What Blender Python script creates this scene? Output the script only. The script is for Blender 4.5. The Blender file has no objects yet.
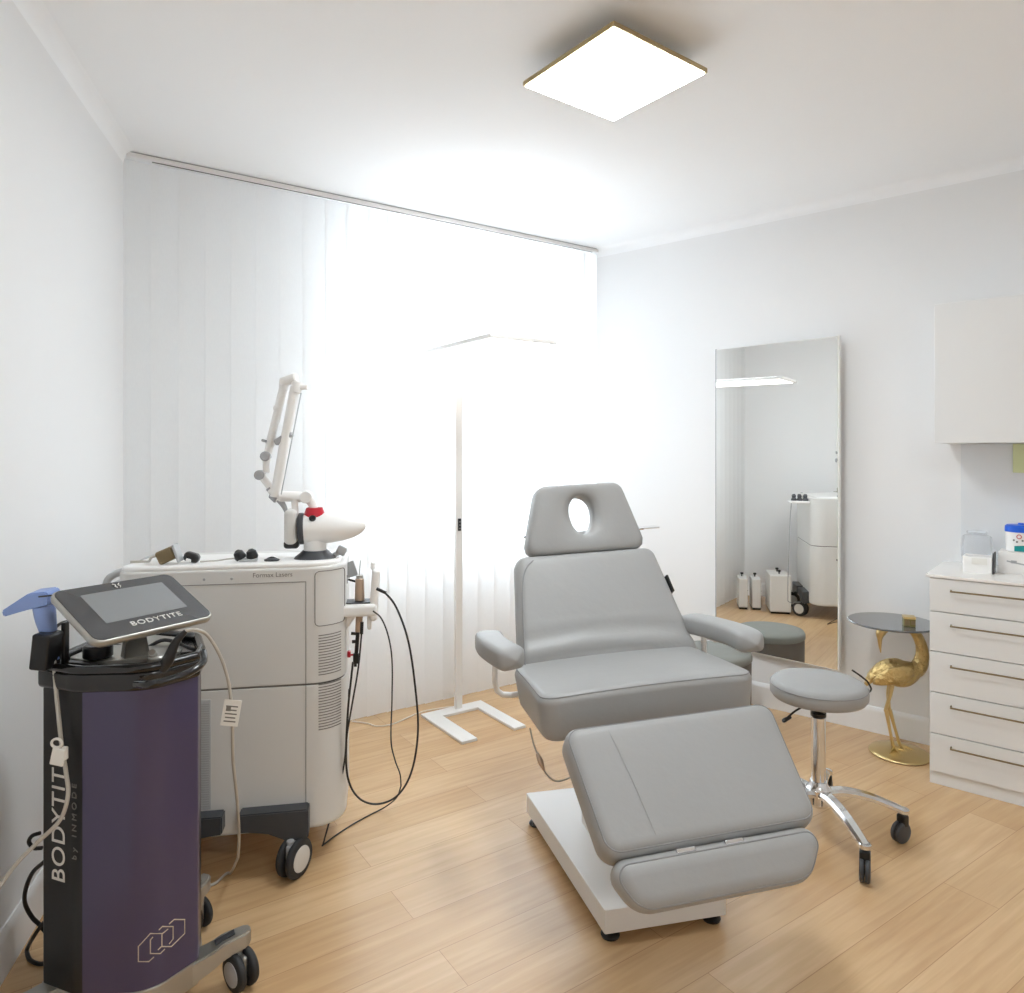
import bpy, bmesh, math, random
from mathutils import Vector, Matrix
S = bpy.context.scene
C = S.collection
R_ = math.radians
PI = math.pi
random.seed(5)

# ------------------------------------------------------------------ camera
FPX, EYE = 710.0, 1.4
cd = bpy.data.cameras.new('camera'); cam = bpy.data.objects.new('camera', cd); C.objects.link(cam)
cam.location = (0, 0, EYE); cam.rotation_euler = (PI/2, 0, 0)
cd.sensor_fit = 'HORIZONTAL'; cd.sensor_width = 36; cd.lens = FPX/1024*36
cd.shift_y = -(496.5-450)/1024; cd.clip_start = .02
S.camera = cam
# ------------------------------------------------------------------ world, lights, exposure
S.view_settings.view_transform = 'Standard'
S.view_settings.look = 'None'
S.view_settings.gamma = 1
S.view_settings.use_curve_mapping = False
S.view_settings.exposure = 0.97
S.cycles.max_bounces = 16; S.cycles.diffuse_bounces = 10; S.cycles.glossy_bounces = 8; S.cycles.transmission_bounces = 10
LAMP_E, WIN_W, UP_E, SKY_E = 22.5, 22.0, 3.0, 3.0
w = bpy.data.worlds.new('sky'); S.world = w; w.use_nodes = True
bgn = w.node_tree.nodes['Background']; bgn.inputs[0].default_value = (.80, .90, 1, 1); bgn.inputs[1].default_value = SKY_E

# ------------------------------------------------------------------ room geometry numbers
CEIL = 2.69
A = Vector((-1.68, 3.07)); B = Vector((.55, 4.58))
bd = (B-A).normalized(); bn = Vector((-bd.y, bd.x))            # curtain side direction, outward normal
rd = Vector((math.cos(R_(-40)), math.sin(R_(-40)))); rn = Vector((-rd.y, rd.x))
WB = .26                                                       # window wall stands this far behind the blinds
def line_x(p, d, q, e):
    # intersection of p+t d and q+u e
    det = d.x*(-e.y)+e.x*d.y
    r = q-p
    t = (r.x*(-e.y)+e.x*r.y)/det
    return p+d*t
ld = Vector((.262, -.965))
A2 = line_x(A, ld, A+bn*WB, bd); B2 = line_x(B, rd, B+bn*WB, bd)
CC = B+rd*4.0; DD = Vector((1.75, -1.75)); EE = A+ld*((3.07+1.75)/.965)

def area(name, loc, tgt, sx, sy, watts, col):
    l = bpy.data.lights.new(name, 'AREA'); l.shape = 'RECTANGLE'; l.size = sx; l.size_y = sy; l.energy = watts; l.color = col
    o = bpy.data.objects.new(name, l); C.objects.link(o); o.location = loc
    o.rotation_euler = (Vector(tgt)-Vector(loc)).to_track_quat('-Z', 'Y').to_euler()
    return o
wm = A+bd*1.88+bn*(WB+.45)
area('daylight', (wm.x, wm.y, 1.6), (wm.x-bn.x, wm.y-bn.y, 1.55), 1.5, 1.6, WIN_W, (.80, .91, 1))

# ------------------------------------------------------------------ materials
def srgb(r, g, b):
    f = lambda c: c/12.92 if c <= .04045 else ((c+.055)/1.055)**2.4
    return (f(r/255), f(g/255), f(b/255), 1)
def mat(name, col, rough=.5, metal=0, var=.03, nscale=12, bump=0, bscale=60, bdist=.003, coat=0, emit=None, es=0):
    m = bpy.data.materials.new(name); m.use_nodes = True
    nt = m.node_tree; N = nt.nodes; L = nt.links; p = N['Principled BSDF']
    tc = N.new('ShaderNodeTexCoord'); nz = N.new('ShaderNodeTexNoise'); nz.inputs['Scale'].default_value = nscale
    L.new(tc.outputs['Object'], nz.inputs['Vector'])
    mx = N.new('ShaderNodeMix'); mx.data_type = 'RGBA'
    c = srgb(*col)
    mx.inputs[6].default_value = tuple(x*(1-var) for x in c[:3])+(1,)
    mx.inputs[7].default_value = tuple(min(1, x*(1+var)) for x in c[:3])+(1,)
    L.new(nz.outputs['Fac'], mx.inputs[0]); L.new(mx.outputs[2], p.inputs['Base Color'])
    p.inputs['Roughness'].default_value = rough; p.inputs['Metallic'].default_value = metal
    if coat: p.inputs['Coat Weight'].default_value = coat
    if bump:
        n2 = N.new('ShaderNodeTexNoise'); n2.inputs['Scale'].default_value = bscale; n2.inputs['Detail'].default_value = 4
        L.new(tc.outputs['Object'], n2.inputs['Vector'])
        b = N.new('ShaderNodeBump'); b.inputs['Strength'].default_value = bump; b.inputs['Distance'].default_value = bdist
        L.new(n2.outputs['Fac'], b.inputs['Height']); L.new(b.outputs[0], p.inputs['Normal'])
    if emit:
        p.inputs['Emission Color'].default_value = srgb(*emit); p.inputs['Emission Strength'].default_value = es
    return m
M = {}
M['wall'] = mat('wall_paint', (234, 235, 236), .85, var=.006, nscale=3, bump=.05, bscale=180)
M['ceiling'] = mat('ceiling_paint', (244, 246, 248), .9, var=.006, nscale=3)
M['trim'] = mat('trim_paint', (238, 239, 240), .45, var=.01)
M['leather'] = mat('grey_leatherette', (156, 156, 155), .46, var=.02, nscale=6, bump=.25, bscale=35)
M['leather_seam'] = mat('leather_seam', (138, 138, 138), .55)
M['white_metal'] = mat('white_powder_coat', (232, 231, 229), .35, var=.01)
M['white_plastic'] = mat('white_plastic', (214, 213, 210), .38, var=.01)
M['white_bright'] = mat('bright_white_plastic', (240, 239, 237), .35, var=.01)
M['seam'] = mat('panel_gap', (120, 116, 112), .7)
M['dark_plastic'] = mat('dark_grey_plastic', (62, 64, 68), .4)
M['black'] = mat('black_plastic', (24, 24, 26), .32, var=.1)
M['black_gloss'] = mat('glossy_black_plastic', (20, 20, 22), .15, coat=.4)
M['purple'] = mat('purple_panel', (66, 60, 90), .28, var=.06, nscale=3, coat=.3)
M['chrome'] = mat('chrome', (225, 226, 228), .12, 1, var=.01)
M['silver'] = mat('brushed_silver', (176, 174, 168), .35, .8, var=.03)
M['grey_plastic'] = mat('grey_plastic', (166, 167, 169), .45)
M['grey_light'] = mat('light_grey_plastic', (182, 184, 186), .4)
M['gold'] = mat('gold_metal', (216, 192, 138), .3, 1, var=.06, nscale=30, bump=.2, bscale=40)
M['gold_feather'] = mat('gold_feathers', (212, 184, 126), .32, 1, var=.12, nscale=40, bump=1, bscale=55, bdist=.014)
M['lamp_gold'] = mat('champagne_frame', (176, 158, 122), .35, .85)
M['cabinet'] = mat('cabinet_lacquer', (226, 227, 227), .4, var=.008)
M['worktop'] = mat('white_worktop', (238, 236, 233), .3, var=.01)
M['tile'] = mat('backsplash_tile', (226, 229, 232), .25, var=.015)
M['blue_grip'] = mat('pale_blue_plastic', (134, 158, 212), .45, var=.03)
M['rubber'] = mat('dark_rubber', (40, 41, 43), .6)
M['hub'] = mat('pale_grey_hub', (205, 203, 198), .4)
M['red'] = mat('red_plastic', (190, 24, 44), .35)
M['beige_cable'] = mat('beige_cable', (184, 178, 168), .5)
M['white_cable'] = mat('white_cable', (232, 222, 208), .5)
M['black_cable'] = mat('black_cable', (38, 37, 37), .45)
M['paper'] = mat('paper_tag', (232, 230, 224), .8)
M['ink'] = mat('grey_ink', (120, 118, 114), .8)
M['print_white'] = mat('white_print', (225, 223, 218), .5)
M['print_beige'] = mat('beige_print', (196, 182, 164), .5)
M['screen'] = mat('screen_glass', (128, 130, 132), .12, var=.04, nscale=4, coat=.5)
M['screen_bezel'] = mat('screen_bezel', (58, 58, 60), .12, coat=.5)
M['smoked'] = mat('smoked_glass_top', (86, 88, 90), .08, coat=.6)
M['velvet'] = mat('grey_velvet', (136, 138, 133), .9, var=.06, nscale=20, bump=.4, bscale=200)
M['taupe'] = mat('taupe_velvet', (112, 107, 102), .9, var=.06, nscale=20, bump=.4, bscale=200)
M['lid_blue'] = mat('blue_lid', (12, 92, 214), .35)
M['teal'] = mat('teal_print', (18, 148, 150), .4)
M['pale_green'] = mat('pale_green_paper', (214, 222, 176), .8)
M['bronze'] = mat('dark_bronze', (132, 116, 88), .35, .7)
M['candle'] = mat('green_gold_jar', (150, 140, 84), .2, .4, var=.15, nscale=40)
M['tan'] = mat('tan_metal', (190, 168, 148), .35, .6)

def emission(name, col, s):
    m = bpy.data.materials.new(name); m.use_nodes = True; N = m.node_tree.nodes; L = m.node_tree.links
    N.clear(); o = N.new('ShaderNodeOutputMaterial'); e = N.new('ShaderNodeEmission')
    e.inputs[0].default_value = col; e.inputs[1].default_value = s; L.new(e.outputs[0], o.inputs[0]); return m
M['lamp'] = emission('lamp_diffuser_light', (.90, .965, 1, 1), LAMP_E)
M['uplight'] = emission('uplight_panel_light', (.95, .98, 1, 1), UP_E)
M['lamp_soft'] = emission('floor_lamp_light', (1, .98, .95, 1), 2.6)

def blind_mat():
    m = bpy.data.materials.new('sheer_blind_fabric'); m.use_nodes = True; N = m.node_tree.nodes; L = m.node_tree.links
    N.clear(); o = N.new('ShaderNodeOutputMaterial')
    d = N.new('ShaderNodeBsdfDiffuse'); t = N.new('ShaderNodeBsdfTranslucent'); mx = N.new('ShaderNodeMixShader')
    tc = N.new('ShaderNodeTexCoord'); mp = N.new('ShaderNodeMapping'); mp.inputs['Scale'].default_value = (300, 300, 40)
    nz = N.new('ShaderNodeTexNoise'); nz.inputs['Scale'].default_value = 1.0
    L.new(tc.outputs['Object'], mp.inputs[0]); L.new(mp.outputs[0], nz.inputs[0])
    cr = N.new('ShaderNodeMix'); cr.data_type = 'RGBA'
    cr.inputs[6].default_value = srgb(244, 244, 244); cr.inputs[7].default_value = srgb(250, 250, 249)
    L.new(nz.outputs['Fac'], cr.inputs[0])
    L.new(cr.outputs[2], d.inputs[0]); L.new(cr.outputs[2], t.inputs[0])
    mx.inputs[0].default_value = .5
    L.new(d.outputs[0], mx.inputs[1]); L.new(t.outputs[0], mx.inputs[2]); L.new(mx.outputs[0], o.inputs[0])
    return m
M['blind'] = blind_mat()

def mirror_mat():
    m = bpy.data.materials.new('mirror_silvering'); m.use_nodes = True; p = m.node_tree.nodes['Principled BSDF']
    p.inputs['Base Color'].default_value = (.90, .905, .89, 1); p.inputs['Metallic'].default_value = 1; p.inputs['Roughness'].default_value = 0
    return m
M['mirror'] = mirror_mat()
def glass_mat(name, col=(1, 1, 1, 1), rough=0.02, alpha=None):
    m = bpy.data.materials.new(name); m.use_nodes = True; p = m.node_tree.nodes['Principled BSDF']
    p.inputs['Base Color'].default_value = col; p.inputs['Roughness'].default_value = rough
    p.inputs['Transmission Weight'].default_value = 1; p.inputs['IOR'].default_value = 1.2
    if alpha is not None: p.inputs['Alpha'].default_value = alpha
    return m
M['pane'] = glass_mat('window_glass', alpha=.25)
M['clear_plastic'] = glass_mat('clear_plastic', (.93, .95, .98, 1), .08, alpha=.55)

def floor_mat():
    m = bpy.data.materials.new('oak_parquet'); m.use_nodes = True; N = m.node_tree.nodes; L = m.node_tree.links; p = N['Principled BSDF']
    tc = N.new('ShaderNodeTexCoord'); mp = N.new('ShaderNodeMapping')
    mp.inputs['Rotation'].default_value = (0, 0, -math.atan2(bd.y, bd.x))
    L.new(tc.outputs['Object'], mp.inputs[0])
    br = N.new('ShaderNodeTexBrick'); br.inputs['Scale'].default_value = 1
    br.inputs['Brick Width'].default_value = 1.5; br.inputs['Row Height'].default_value = .16
    br.inputs['Mortar Size'].default_value = .0012; br.inputs['Mortar Smooth'].default_value = .4; br.offset = .37
    br.inputs['Color1'].default_value = srgb(212, 177, 132); br.inputs['Color2'].default_value = srgb(224, 192, 150)
    br.inputs['Mortar'].default_value = srgb(184, 146, 106); br.inputs['Bias'].default_value = 0
    L.new(mp.outputs[0], br.inputs['Vector'])
    m2 = N.new('ShaderNodeMapping'); m2.inputs['Scale'].default_value = (1.6, 26, 1); L.new(mp.outputs[0], m2.inputs[0])
    nz = N.new('ShaderNodeTexNoise'); nz.inputs['Scale'].default_value = 1.6; nz.inputs['Detail'].default_value = 7; nz.inputs['Distortion'].default_value = .7
    L.new(m2.outputs[0], nz.inputs[0])
    rr = N.new('ShaderNodeValToRGB'); rr.color_ramp.elements[0].position = .3; rr.color_ramp.elements[1].position = .72
    rr.color_ramp.elements[0].color = srgb(218, 208, 196); rr.color_ramp.elements[1].color = (1, 1, 1, 1)
    L.new(nz.outputs['Fac'], rr.inputs[0])
    mul = N.new('ShaderNodeMix'); mul.data_type = 'RGBA'; mul.blend_type = 'MULTIPLY'; mul.inputs[0].default_value = .55
    L.new(br.outputs['Color'], mul.inputs[6]); L.new(rr.outputs[0], mul.inputs[7])
    n3 = N.new('ShaderNodeTexNoise'); n3.inputs['Scale'].default_value = 1.3; L.new(mp.outputs[0], n3.inputs[0])
    r3 = N.new('ShaderNodeValToRGB'); r3.color_ramp.elements[0].position = .35; r3.color_ramp.elements[1].position = .65
    r3.color_ramp.elements[0].color = srgb(238, 230, 222); r3.color_ramp.elements[1].color = (1, 1, 1, 1); L.new(n3.outputs['Fac'], r3.inputs[0])
    mu2 = N.new('ShaderNodeMix'); mu2.data_type = 'RGBA'; mu2.blend_type = 'MULTIPLY'; mu2.inputs[0].default_value = .8
    L.new(mul.outputs[2], mu2.inputs[6]); L.new(r3.outputs[0], mu2.inputs[7])
    L.new(mu2.outputs[2], p.inputs['Base Color']); p.inputs['Roughness'].default_value = .27; p.inputs['Coat Weight'].default_value = .35; p.inputs['Coat Roughness'].default_value = .32
    b = N.new('ShaderNodeBump'); b.inputs['Strength'].default_value = .15; b.inputs['Distance'].default_value = .001
    L.new(nz.outputs['Fac'], b.inputs['Height']); L.new(b.outputs[0], p.inputs['Normal'])
    return m
M['floor'] = floor_mat()

# ------------------------------------------------------------------ mesh helpers
def add(bm, vs, fs, X=None):
    bv = [bm.verts.new(X @ Vector(v) if X else Vector(v)) for v in vs]
    for f in fs:
        try: bm.faces.new([bv[i] for i in f])
        except ValueError: pass
def obj(name, bm, m, parent=None, label=None, sharp=38, loc=None, rotz=None):
    bmesh.ops.remove_doubles(bm, verts=bm.verts, dist=1e-6)
    bmesh.ops.recalc_face_normals(bm, faces=bm.faces)
    for e in bm.edges:
        if len(e.link_faces) == 2 and e.calc_face_angle() > R_(sharp): e.smooth = False
    me = bpy.data.meshes.new(name); bm.to_mesh(me); bm.free()
    for p in me.polygons: p.use_smooth = True
    me.materials.append(M[m])
    o = bpy.data.objects.new(name, me); C.objects.link(o)
    if sharp != 80: wn = o.modifiers.new('normals', 'WEIGHTED_NORMAL'); wn.keep_sharp = True; wn.weight = 100
    if parent: o.parent = parent
    if label: o['label'] = label
    if loc: o.location = loc
    if rotz is not None: o.rotation_euler = (0, 0, rotz)
    return o
def thing(name, label, cat, loc=(0, 0, 0), rotz=0, group=None):
    o = bpy.data.objects.new(name, None); C.objects.link(o); o.empty_display_size = .05
    o.location = loc; o.rotation_euler = (0, 0, rotz); o['label'] = label; o['category'] = cat
    if group: o['group'] = group
    return o
def tag(o, label, cat, group=None):
    o['label'] = label; o['category'] = cat
    if group: o['group'] = group
    return o
def struct(name, bm, m, sharp=38):
    o = obj(name, bm, m, sharp=sharp); o['kind'] = 'structure'; return o
NB = bmesh.new
def T(x=0, y=0, z=0): return Matrix.Translation((x, y, z))
def RX(a): return Matrix.Rotation(R_(a), 4, 'X')
def RY(a): return Matrix.Rotation(R_(a), 4, 'Y')
def RZ(a): return Matrix.Rotation(R_(a), 4, 'Z')
def rbox(bm, size, X=None, r=.004, seg=2, n=1, warp=None):
    b = [s/2 for s in size]; r = min(r, min(b)*.999)
    def samp(h):
        o = []
        for k in range(seg, 0, -1): o.append(-(h-r)-r*math.tan(PI/4*k/seg))
        m_ = h-r
        for k in range(n+1): o.append(-m_+2*m_*k/n)
        for k in range(1, seg+1): o.append((h-r)+r*math.tan(PI/4*k/seg))
        return o
    Sx = [samp(h) for h in b]; L_ = [len(s)-1 for s in Sx]; idx = {}; vs = []; fs = []
    def vert(i, j, k):
        key = (i, j, k)
        if key not in idx:
            p = Vector((Sx[0][i], Sx[1][j], Sx[2][k]))
            q = Vector([max(-(b[a]-r), min(b[a]-r, p[a])) for a in range(3)])
            d = p-q
            if d.length > 1e-9: p = q+d.normalized()*r
            if warp: p = Vector(warp(p))
            idx[key] = len(vs); vs.append(p)
        return idx[key]
    for ax in range(3):
        u, v = (ax+1) % 3, (ax+2) % 3
        for side in (0, L_[ax]):
            for i in range(L_[u]):
                for j in range(L_[v]):
                    q = []
                    for (a, c) in ((0, 0), (1, 0), (1, 1), (0, 1)):
                        t = [0, 0, 0]; t[ax] = side; t[u] = i+a; t[v] = j+c; q.append(vert(*t))
                    fs.append(q)
    add(bm, vs, fs, X)
def cyl(bm, r, p, q, n=24, r2=None, bev=0):
    p, q = Vector(p), Vector(q); d = q-p; L_ = d.length; X = T(*p) @ d.to_track_quat('Z', 'Y').to_matrix().to_4x4()
    r2 = r if r2 is None else r2
    pr = [(0, 0), (r-bev, 0), (r, bev), (r2, L_-bev), (r2-bev, L_), (0, L_)] if bev else [(0, 0), (r, 0), (r2, L_), (0, L_)]
    lathe(bm, pr, n, X)
def lathe(bm, prof, n=32, X=None):
    vs = []; fs = []; rings = []
    for (r, z) in prof:
        if r < 1e-7: rings.append([len(vs)]); vs.append((0, 0, z))
        else:
            rings.append(list(range(len(vs), len(vs)+n)))
            for k in range(n): a = 2*PI*k/n; vs.append((r*math.cos(a), r*math.sin(a), z))
    for a, b in zip(rings, rings[1:]):
        for k in range(n):
            k2 = (k+1) % n
            if len(a) == 1 and len(b) == 1: continue
            if len(a) == 1: fs.append((a[0], b[k], b[k2]))
            elif len(b) == 1: fs.append((a[k], a[k2], b[0]))
            else: fs.append((a[k], a[k2], b[k2], b[k]))
    add(bm, vs, fs, X)
def catmull(pts, n=8, closed=False):
    P = [Vector(p) for p in pts]; out = []; N_ = len(P)
    rng = range(N_) if closed else range(N_-1)
    for i in rng:
        p1, p2 = P[i], P[(i+1) % N_]
        p0 = P[(i-1) % N_] if closed or i > 0 else p1*2-p2
        p3 = P[(i+2) % N_] if closed or i+2 < N_ else p2*2-p1
        for k in range(n):
            t = k/n
            out.append(.5*((2*p1)+(-p0+p2)*t+(2*p0-5*p1+4*p2-p3)*t*t+(-p0+3*p1-3*p2+p3)*t**3))
    if not closed: out.append(P[-1])
    return out
def tube(bm, pts, r, n=10, smooth=8, closed=False, X=None, sq=1, zclamp=True):
    # r: number, or one radius for each control point
    if hasattr(r, '__len__'):
        P = catmull([Vector((*p, rr)).to_4d() if False else Vector((p[0], p[1], p[2], rr)) for p, rr in zip(pts, r)], smooth, closed) if smooth else [Vector((p[0], p[1], p[2], rr)) for p, rr in zip(pts, r)]
        rs = [p[3] for p in P]; P = [Vector(p[:3]) for p in P]
    else:
        P = catmull(pts, smooth, closed) if smooth else [Vector(p) for p in pts]
        rs = [r]*len(P)
    for p in P: p.z = max(p.z, rs[0]+.0005) if zclamp else p.z
    N_ = len(P); vs = []; fs = []
    t0 = (P[1]-P[0]).normalized(); up = Vector((0, 0, 1)) if abs(t0.z) < .9 else Vector((1, 0, 0))
    nrm = t0.cross(up).normalized()
    for i in range(N_):
        if closed: t = (P[(i+1) % N_]-P[i-1]).normalized()
        else: t = (P[min(i+1, N_-1)]-P[max(i-1, 0)]).normalized()
        nrm = (nrm-t*nrm.dot(t)).normalized(); bi = t.cross(nrm)
        for k in range(n):
            a = 2*PI*k/n; vs.append(P[i]+(nrm*math.cos(a)+bi*math.sin(a)*sq)*rs[i])
    for i in range(N_ if closed else N_-1):
        j = (i+1) % N_
        for k in range(n): k2 = (k+1) % n; fs.append((i*n+k, i*n+k2, j*n+k2, j*n+k))
    if not closed: fs.append(tuple(range(n))[::-1]); fs.append(tuple((N_-1)*n+k for k in range(n)))
    add(bm, vs, fs, X)
def rpoly(pts, r, seg=5):
    # polygon with rounded corners; r one number or one per corner
    out = []; N_ = len(pts)
    for i in range(N_):
        p = Vector(pts[i]); a = Vector(pts[i-1]); b = Vector(pts[(i+1) % N_]); rr = r[i] if hasattr(r, '__len__') else r
        da = (a-p).normalized(); db = (b-p).normalized()
        ang = math.acos(max(-1, min(1, da.dot(db)))); d = rr/math.tan(ang/2)
        d = min(d, (a-p).length*.49, (b-p).length*.49); rr2 = d*math.tan(ang/2)
        c = p+(da+db).normalized()*(rr2/math.sin(ang/2))
        s = p+da*d-c; e = p+db*d-c
        a0 = math.atan2(s.y, s.x); a1 = math.atan2(e.y, e.x); dl = (a1-a0+PI) % (2*PI)-PI
        for k in range(seg+1): t = a0+dl*k/seg; out.append(c+Vector((math.cos(t), math.sin(t)))*rr2)
    return out
def dens(o, step):
    out = []
    for i in range(len(o)):
        a, b = o[i], o[(i+1) % len(o)]; n = max(1, int((b-a).length/step))
        for k in range(n): out.append(a.lerp(b, k/n))
    return out
def slab(bm, o, z0, z1, r=.004, seg=3, X=None, puff=0, rings=1, warp=None, rb=None):
    # extrude the outline o from z0 to z1 with rounded rims; concentric rings can puff the caps
    o = [Vector(p) for p in o]; n = len(o); ar = sum(o[i].x*o[(i+1) % n].y-o[(i+1) % n].x*o[i].y for i in range(n))
    if ar < 0: o = o[::-1]
    nr = []
    for i in range(n):
        t = (o[(i+1) % n]-o[i-1]).normalized(); nr.append(Vector((t.y, -t.x)))
    c = sum(o, Vector((0, 0)))/n; rb = r if rb is None else rb
    L_ = []
    for k in range(rings): L_.append(('b', k/rings))
    for k in range(seg+1): a = PI/2*k/seg; L_.append((rb*(1-math.sin(a)), z0+rb*(1-math.cos(a))))
    for k in range(seg+1): a = PI/2*k/seg; L_.append((r*(1-math.cos(a)), z1-r*(1-math.sin(a))))
    for k in range(rings-1, -1, -1): L_.append(('t', k/rings))
    vs = []; idx = []
    for l in L_:
        if l[0] in ('b', 't'):
            s = l[1]; ins = rb if l[0] == 'b' else r; zz = z0-puff*(1-s*s) if l[0] == 'b' else z1+puff*(1-s*s)
            if s == 0: idx.append([len(vs)]); vs.append(Vector((c.x, c.y, zz))); continue
            row = []
            for p, m_ in zip(o, nr): q = p-m_*ins; q = c+(q-c)*s; row.append(len(vs)); vs.append(Vector((q.x, q.y, zz)))
            idx.append(row)
        else:
            row = []
            for p, m_ in zip(o, nr): q = p-m_*l[0]; row.append(len(vs)); vs.append(Vector((q.x, q.y, l[1])))
            idx.append(row)
    if warp: vs = [Vector(warp(v)) for v in vs]
    fs = []
    for a, b in zip(idx, idx[1:]):
        for k in range(n):
            k2 = (k+1) % n
            if len(a) == 1: fs.append((a[0], b[k2], b[k]))
            elif len(b) == 1: fs.append((a[k], a[k2], b[0]))
            else: fs.append((a[k], a[k2], b[k2], b[k]))
    add(bm, vs, fs, X)
def quad_prism(bm, p0, p1, n2, th, z0, z1):
    # upright wall piece from p0 to p1, thickness th along n2
    a, b = Vector(p0), Vector(p1); c, d = b+n2*th, a+n2*th
    vs = [(p.x, p.y, z) for z in (z0, z1) for p in (a, b, c, d)]
    add(bm, vs, [(0, 1, 2, 3), (4, 5, 6, 7), (0, 1, 5, 4), (1, 2, 6, 5), (2, 3, 7, 6), (3, 0, 4, 7)])
def frame_of(x, y, o):
    # matrix from x axis, y axis and origin
    x = Vector(x).normalized(); y = Vector(y); y = (y-x*y.dot(x)).normalized(); z = x.cross(y)
    m = Matrix((x, y, z)).transposed().to_4x4(); m.translation = Vector(o); return m
def text(parent, s, size, X, m, name='lettering', ext=.0006, align='CENTER', sx=1, sp=1):
    cu = bpy.data.curves.new(name, 'FONT'); cu.body = s; cu.size = size; cu.extrude = ext; cu.align_x = align; cu.align_y = 'CENTER'; cu.space_character = sp
    t = bpy.data.objects.new('t', cu); C.objects.link(t)
    dg = bpy.context.evaluated_depsgraph_get(); dg.update()
    me = bpy.data.meshes.new_from_object(t.evaluated_get(dg)); bpy.data.objects.remove(t); me.name = name
    me.transform(X @ Matrix.Diagonal((sx, 1, 1, 1))); me.materials.clear(); me.materials.append(M[m])
    o = bpy.data.objects.new(name, me); C.objects.link(o); o.parent = parent; return o
def pix(px, py, Y): return Vector(((px-512)/FPX*Y, Y, EYE-(py-450)/FPX*Y))
def inv(t, p):
    m = Matrix.Translation(t.location) @ Matrix.Rotation(t.rotation_euler.z, 4, 'Z')
    return m.inverted() @ Vector(p)

# ------------------------------------------------------------------ room shell
bm = NB(); add(bm, [(p.x, p.y, z) for z in (0, -.1) for p in (A2+ld*-.1, B2+bd*.3, CC+rd*.2, DD+Vector((.2, -.2)), EE+Vector((-.2, -.2)))],
               [(0, 1, 2, 3, 4), (9, 8, 7, 6, 5)]+[(i, (i+1) % 5, (i+1) % 5+5, i+5) for i in range(5)])
struct('floor', bm, 'floor')
bm = NB(); add(bm, [(p.x, p.y, z) for z in (CEIL, CEIL+.1) for p in (A2+ld*-.1, B2+bd*.3, CC+rd*.2, DD+Vector((.2, -.2)), EE+Vector((-.2, -.2)))],
               [(0, 1, 2, 3, 4), (9, 8, 7, 6, 5)]+[(i, (i+1) % 5, (i+1) % 5+5, i+5) for i in range(5)])
struct('ceiling', bm, 'ceiling')
ln = Vector((-.965, -.262))
bm = NB(); quad_prism(bm, A2-ld*.2, EE+ld*.1, ln, .12, -.02, CEIL+.02); struct('wall_left', bm, 'wall')
bm = NB(); quad_prism(bm, B2-rd*.05, CC+rd*.1, rn, .12, -.02, CEIL+.02); struct('wall_right', bm, 'wall')
bm = NB(); v = (DD-CC).normalized(); quad_prism(bm, CC-v*.1, DD+v*.1, Vector((-v.y, v.x)), .12, -.02, CEIL+.02); struct('wall_rear', bm, 'wall')
bm = NB(); quad_prism(bm, DD+Vector((.1, 0)), EE-Vector((.1, 0)), Vector((0, -1)), .12, -.02, CEIL+.02); struct('wall_front', bm, 'wall')
# window wall with an opening
W0, W1, SILL, HEAD = 1.13, 2.56, .86, 2.42
def wp(t, off=0): return A+bd*t+bn*(WB+off)
La, Lb = -.25, (B2-(A+bn*WB)).dot(bd)+.1
bm = NB()
quad_prism(bm, wp(La), wp(W0), bn, .25, -.02, CEIL+.02); quad_prism(bm, wp(W1), wp(Lb), bn, .25, -.02, CEIL+.02)
quad_prism(bm, wp(W0), wp(W1), bn, .25, -.02, SILL); quad_prism(bm, wp(W0), wp(W1), bn, .25, HEAD, CEIL+.02)
struct('wall_back', bm, 'wall')
bm = NB()
def bar(t0, t1, z0, z1, off=.10, th=.06): quad_prism(bm, wp(t0, off), wp(t1, off), bn, th, z0, z1)
bar(W0, W0+.06, SILL, HEAD); bar(W1-.06, W1, SILL, HEAD); bar(W0+.06, W1-.06, SILL, SILL+.06); bar(W0+.06, W1-.06, HEAD-.06, HEAD)
bar((W0+W1)/2-.05, (W0+W1)/2+.05, SILL+.06, HEAD-.06)
win = struct('window_1', bm, 'trim')
bm = NB(); quad_prism(bm, wp(W0+.05, .125), wp(W1-.05, .125), bn, .006, SILL+.05, HEAD-.05); obj('window_pane', bm, 'pane', win)
bm = NB(); quad_prism(bm, wp(W0-.04, -.03), wp(W1+.04, -.03), bn, .14, SILL-.03, SILL); obj('window_sill', bm, 'trim', win)
# baseboards
def baseboard(name, p0, p1, n2):
    d = (p1-p0); L_ = d.length; d.normalize(); b = NB()
    prof = [(0, 0), (.014, 0), (.014, .10), (.010, .115), (.004, .125), (0, .125)]
    vs = []; 
    for p in (p0, p1):
        for (o, z) in prof: q = p-n2*o; vs.append((q.x, q.y, z))
    k = len(prof); fs = [tuple(range(k)), tuple(range(2*k-1, k-1, -1))]+[(i, (i+1) % k, (i+1) % k+k, i+k) for i in range(k)]
    add(b, vs, fs); struct(name, b, 'trim', 30)
baseboard('baseboard_left', A2, EE, ln)
CABL = 1.766*rd.x+2.985*rd.y - (B.x*rd.x+B.y*rd.y)            # distance of the cabinet's left side along the right wall
baseboard('baseboard_right', B2, B+rd*(CABL-.01), rn)
baseboard('baseboard_back', wp(-.05), wp(Lb-.15), bn)
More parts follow.
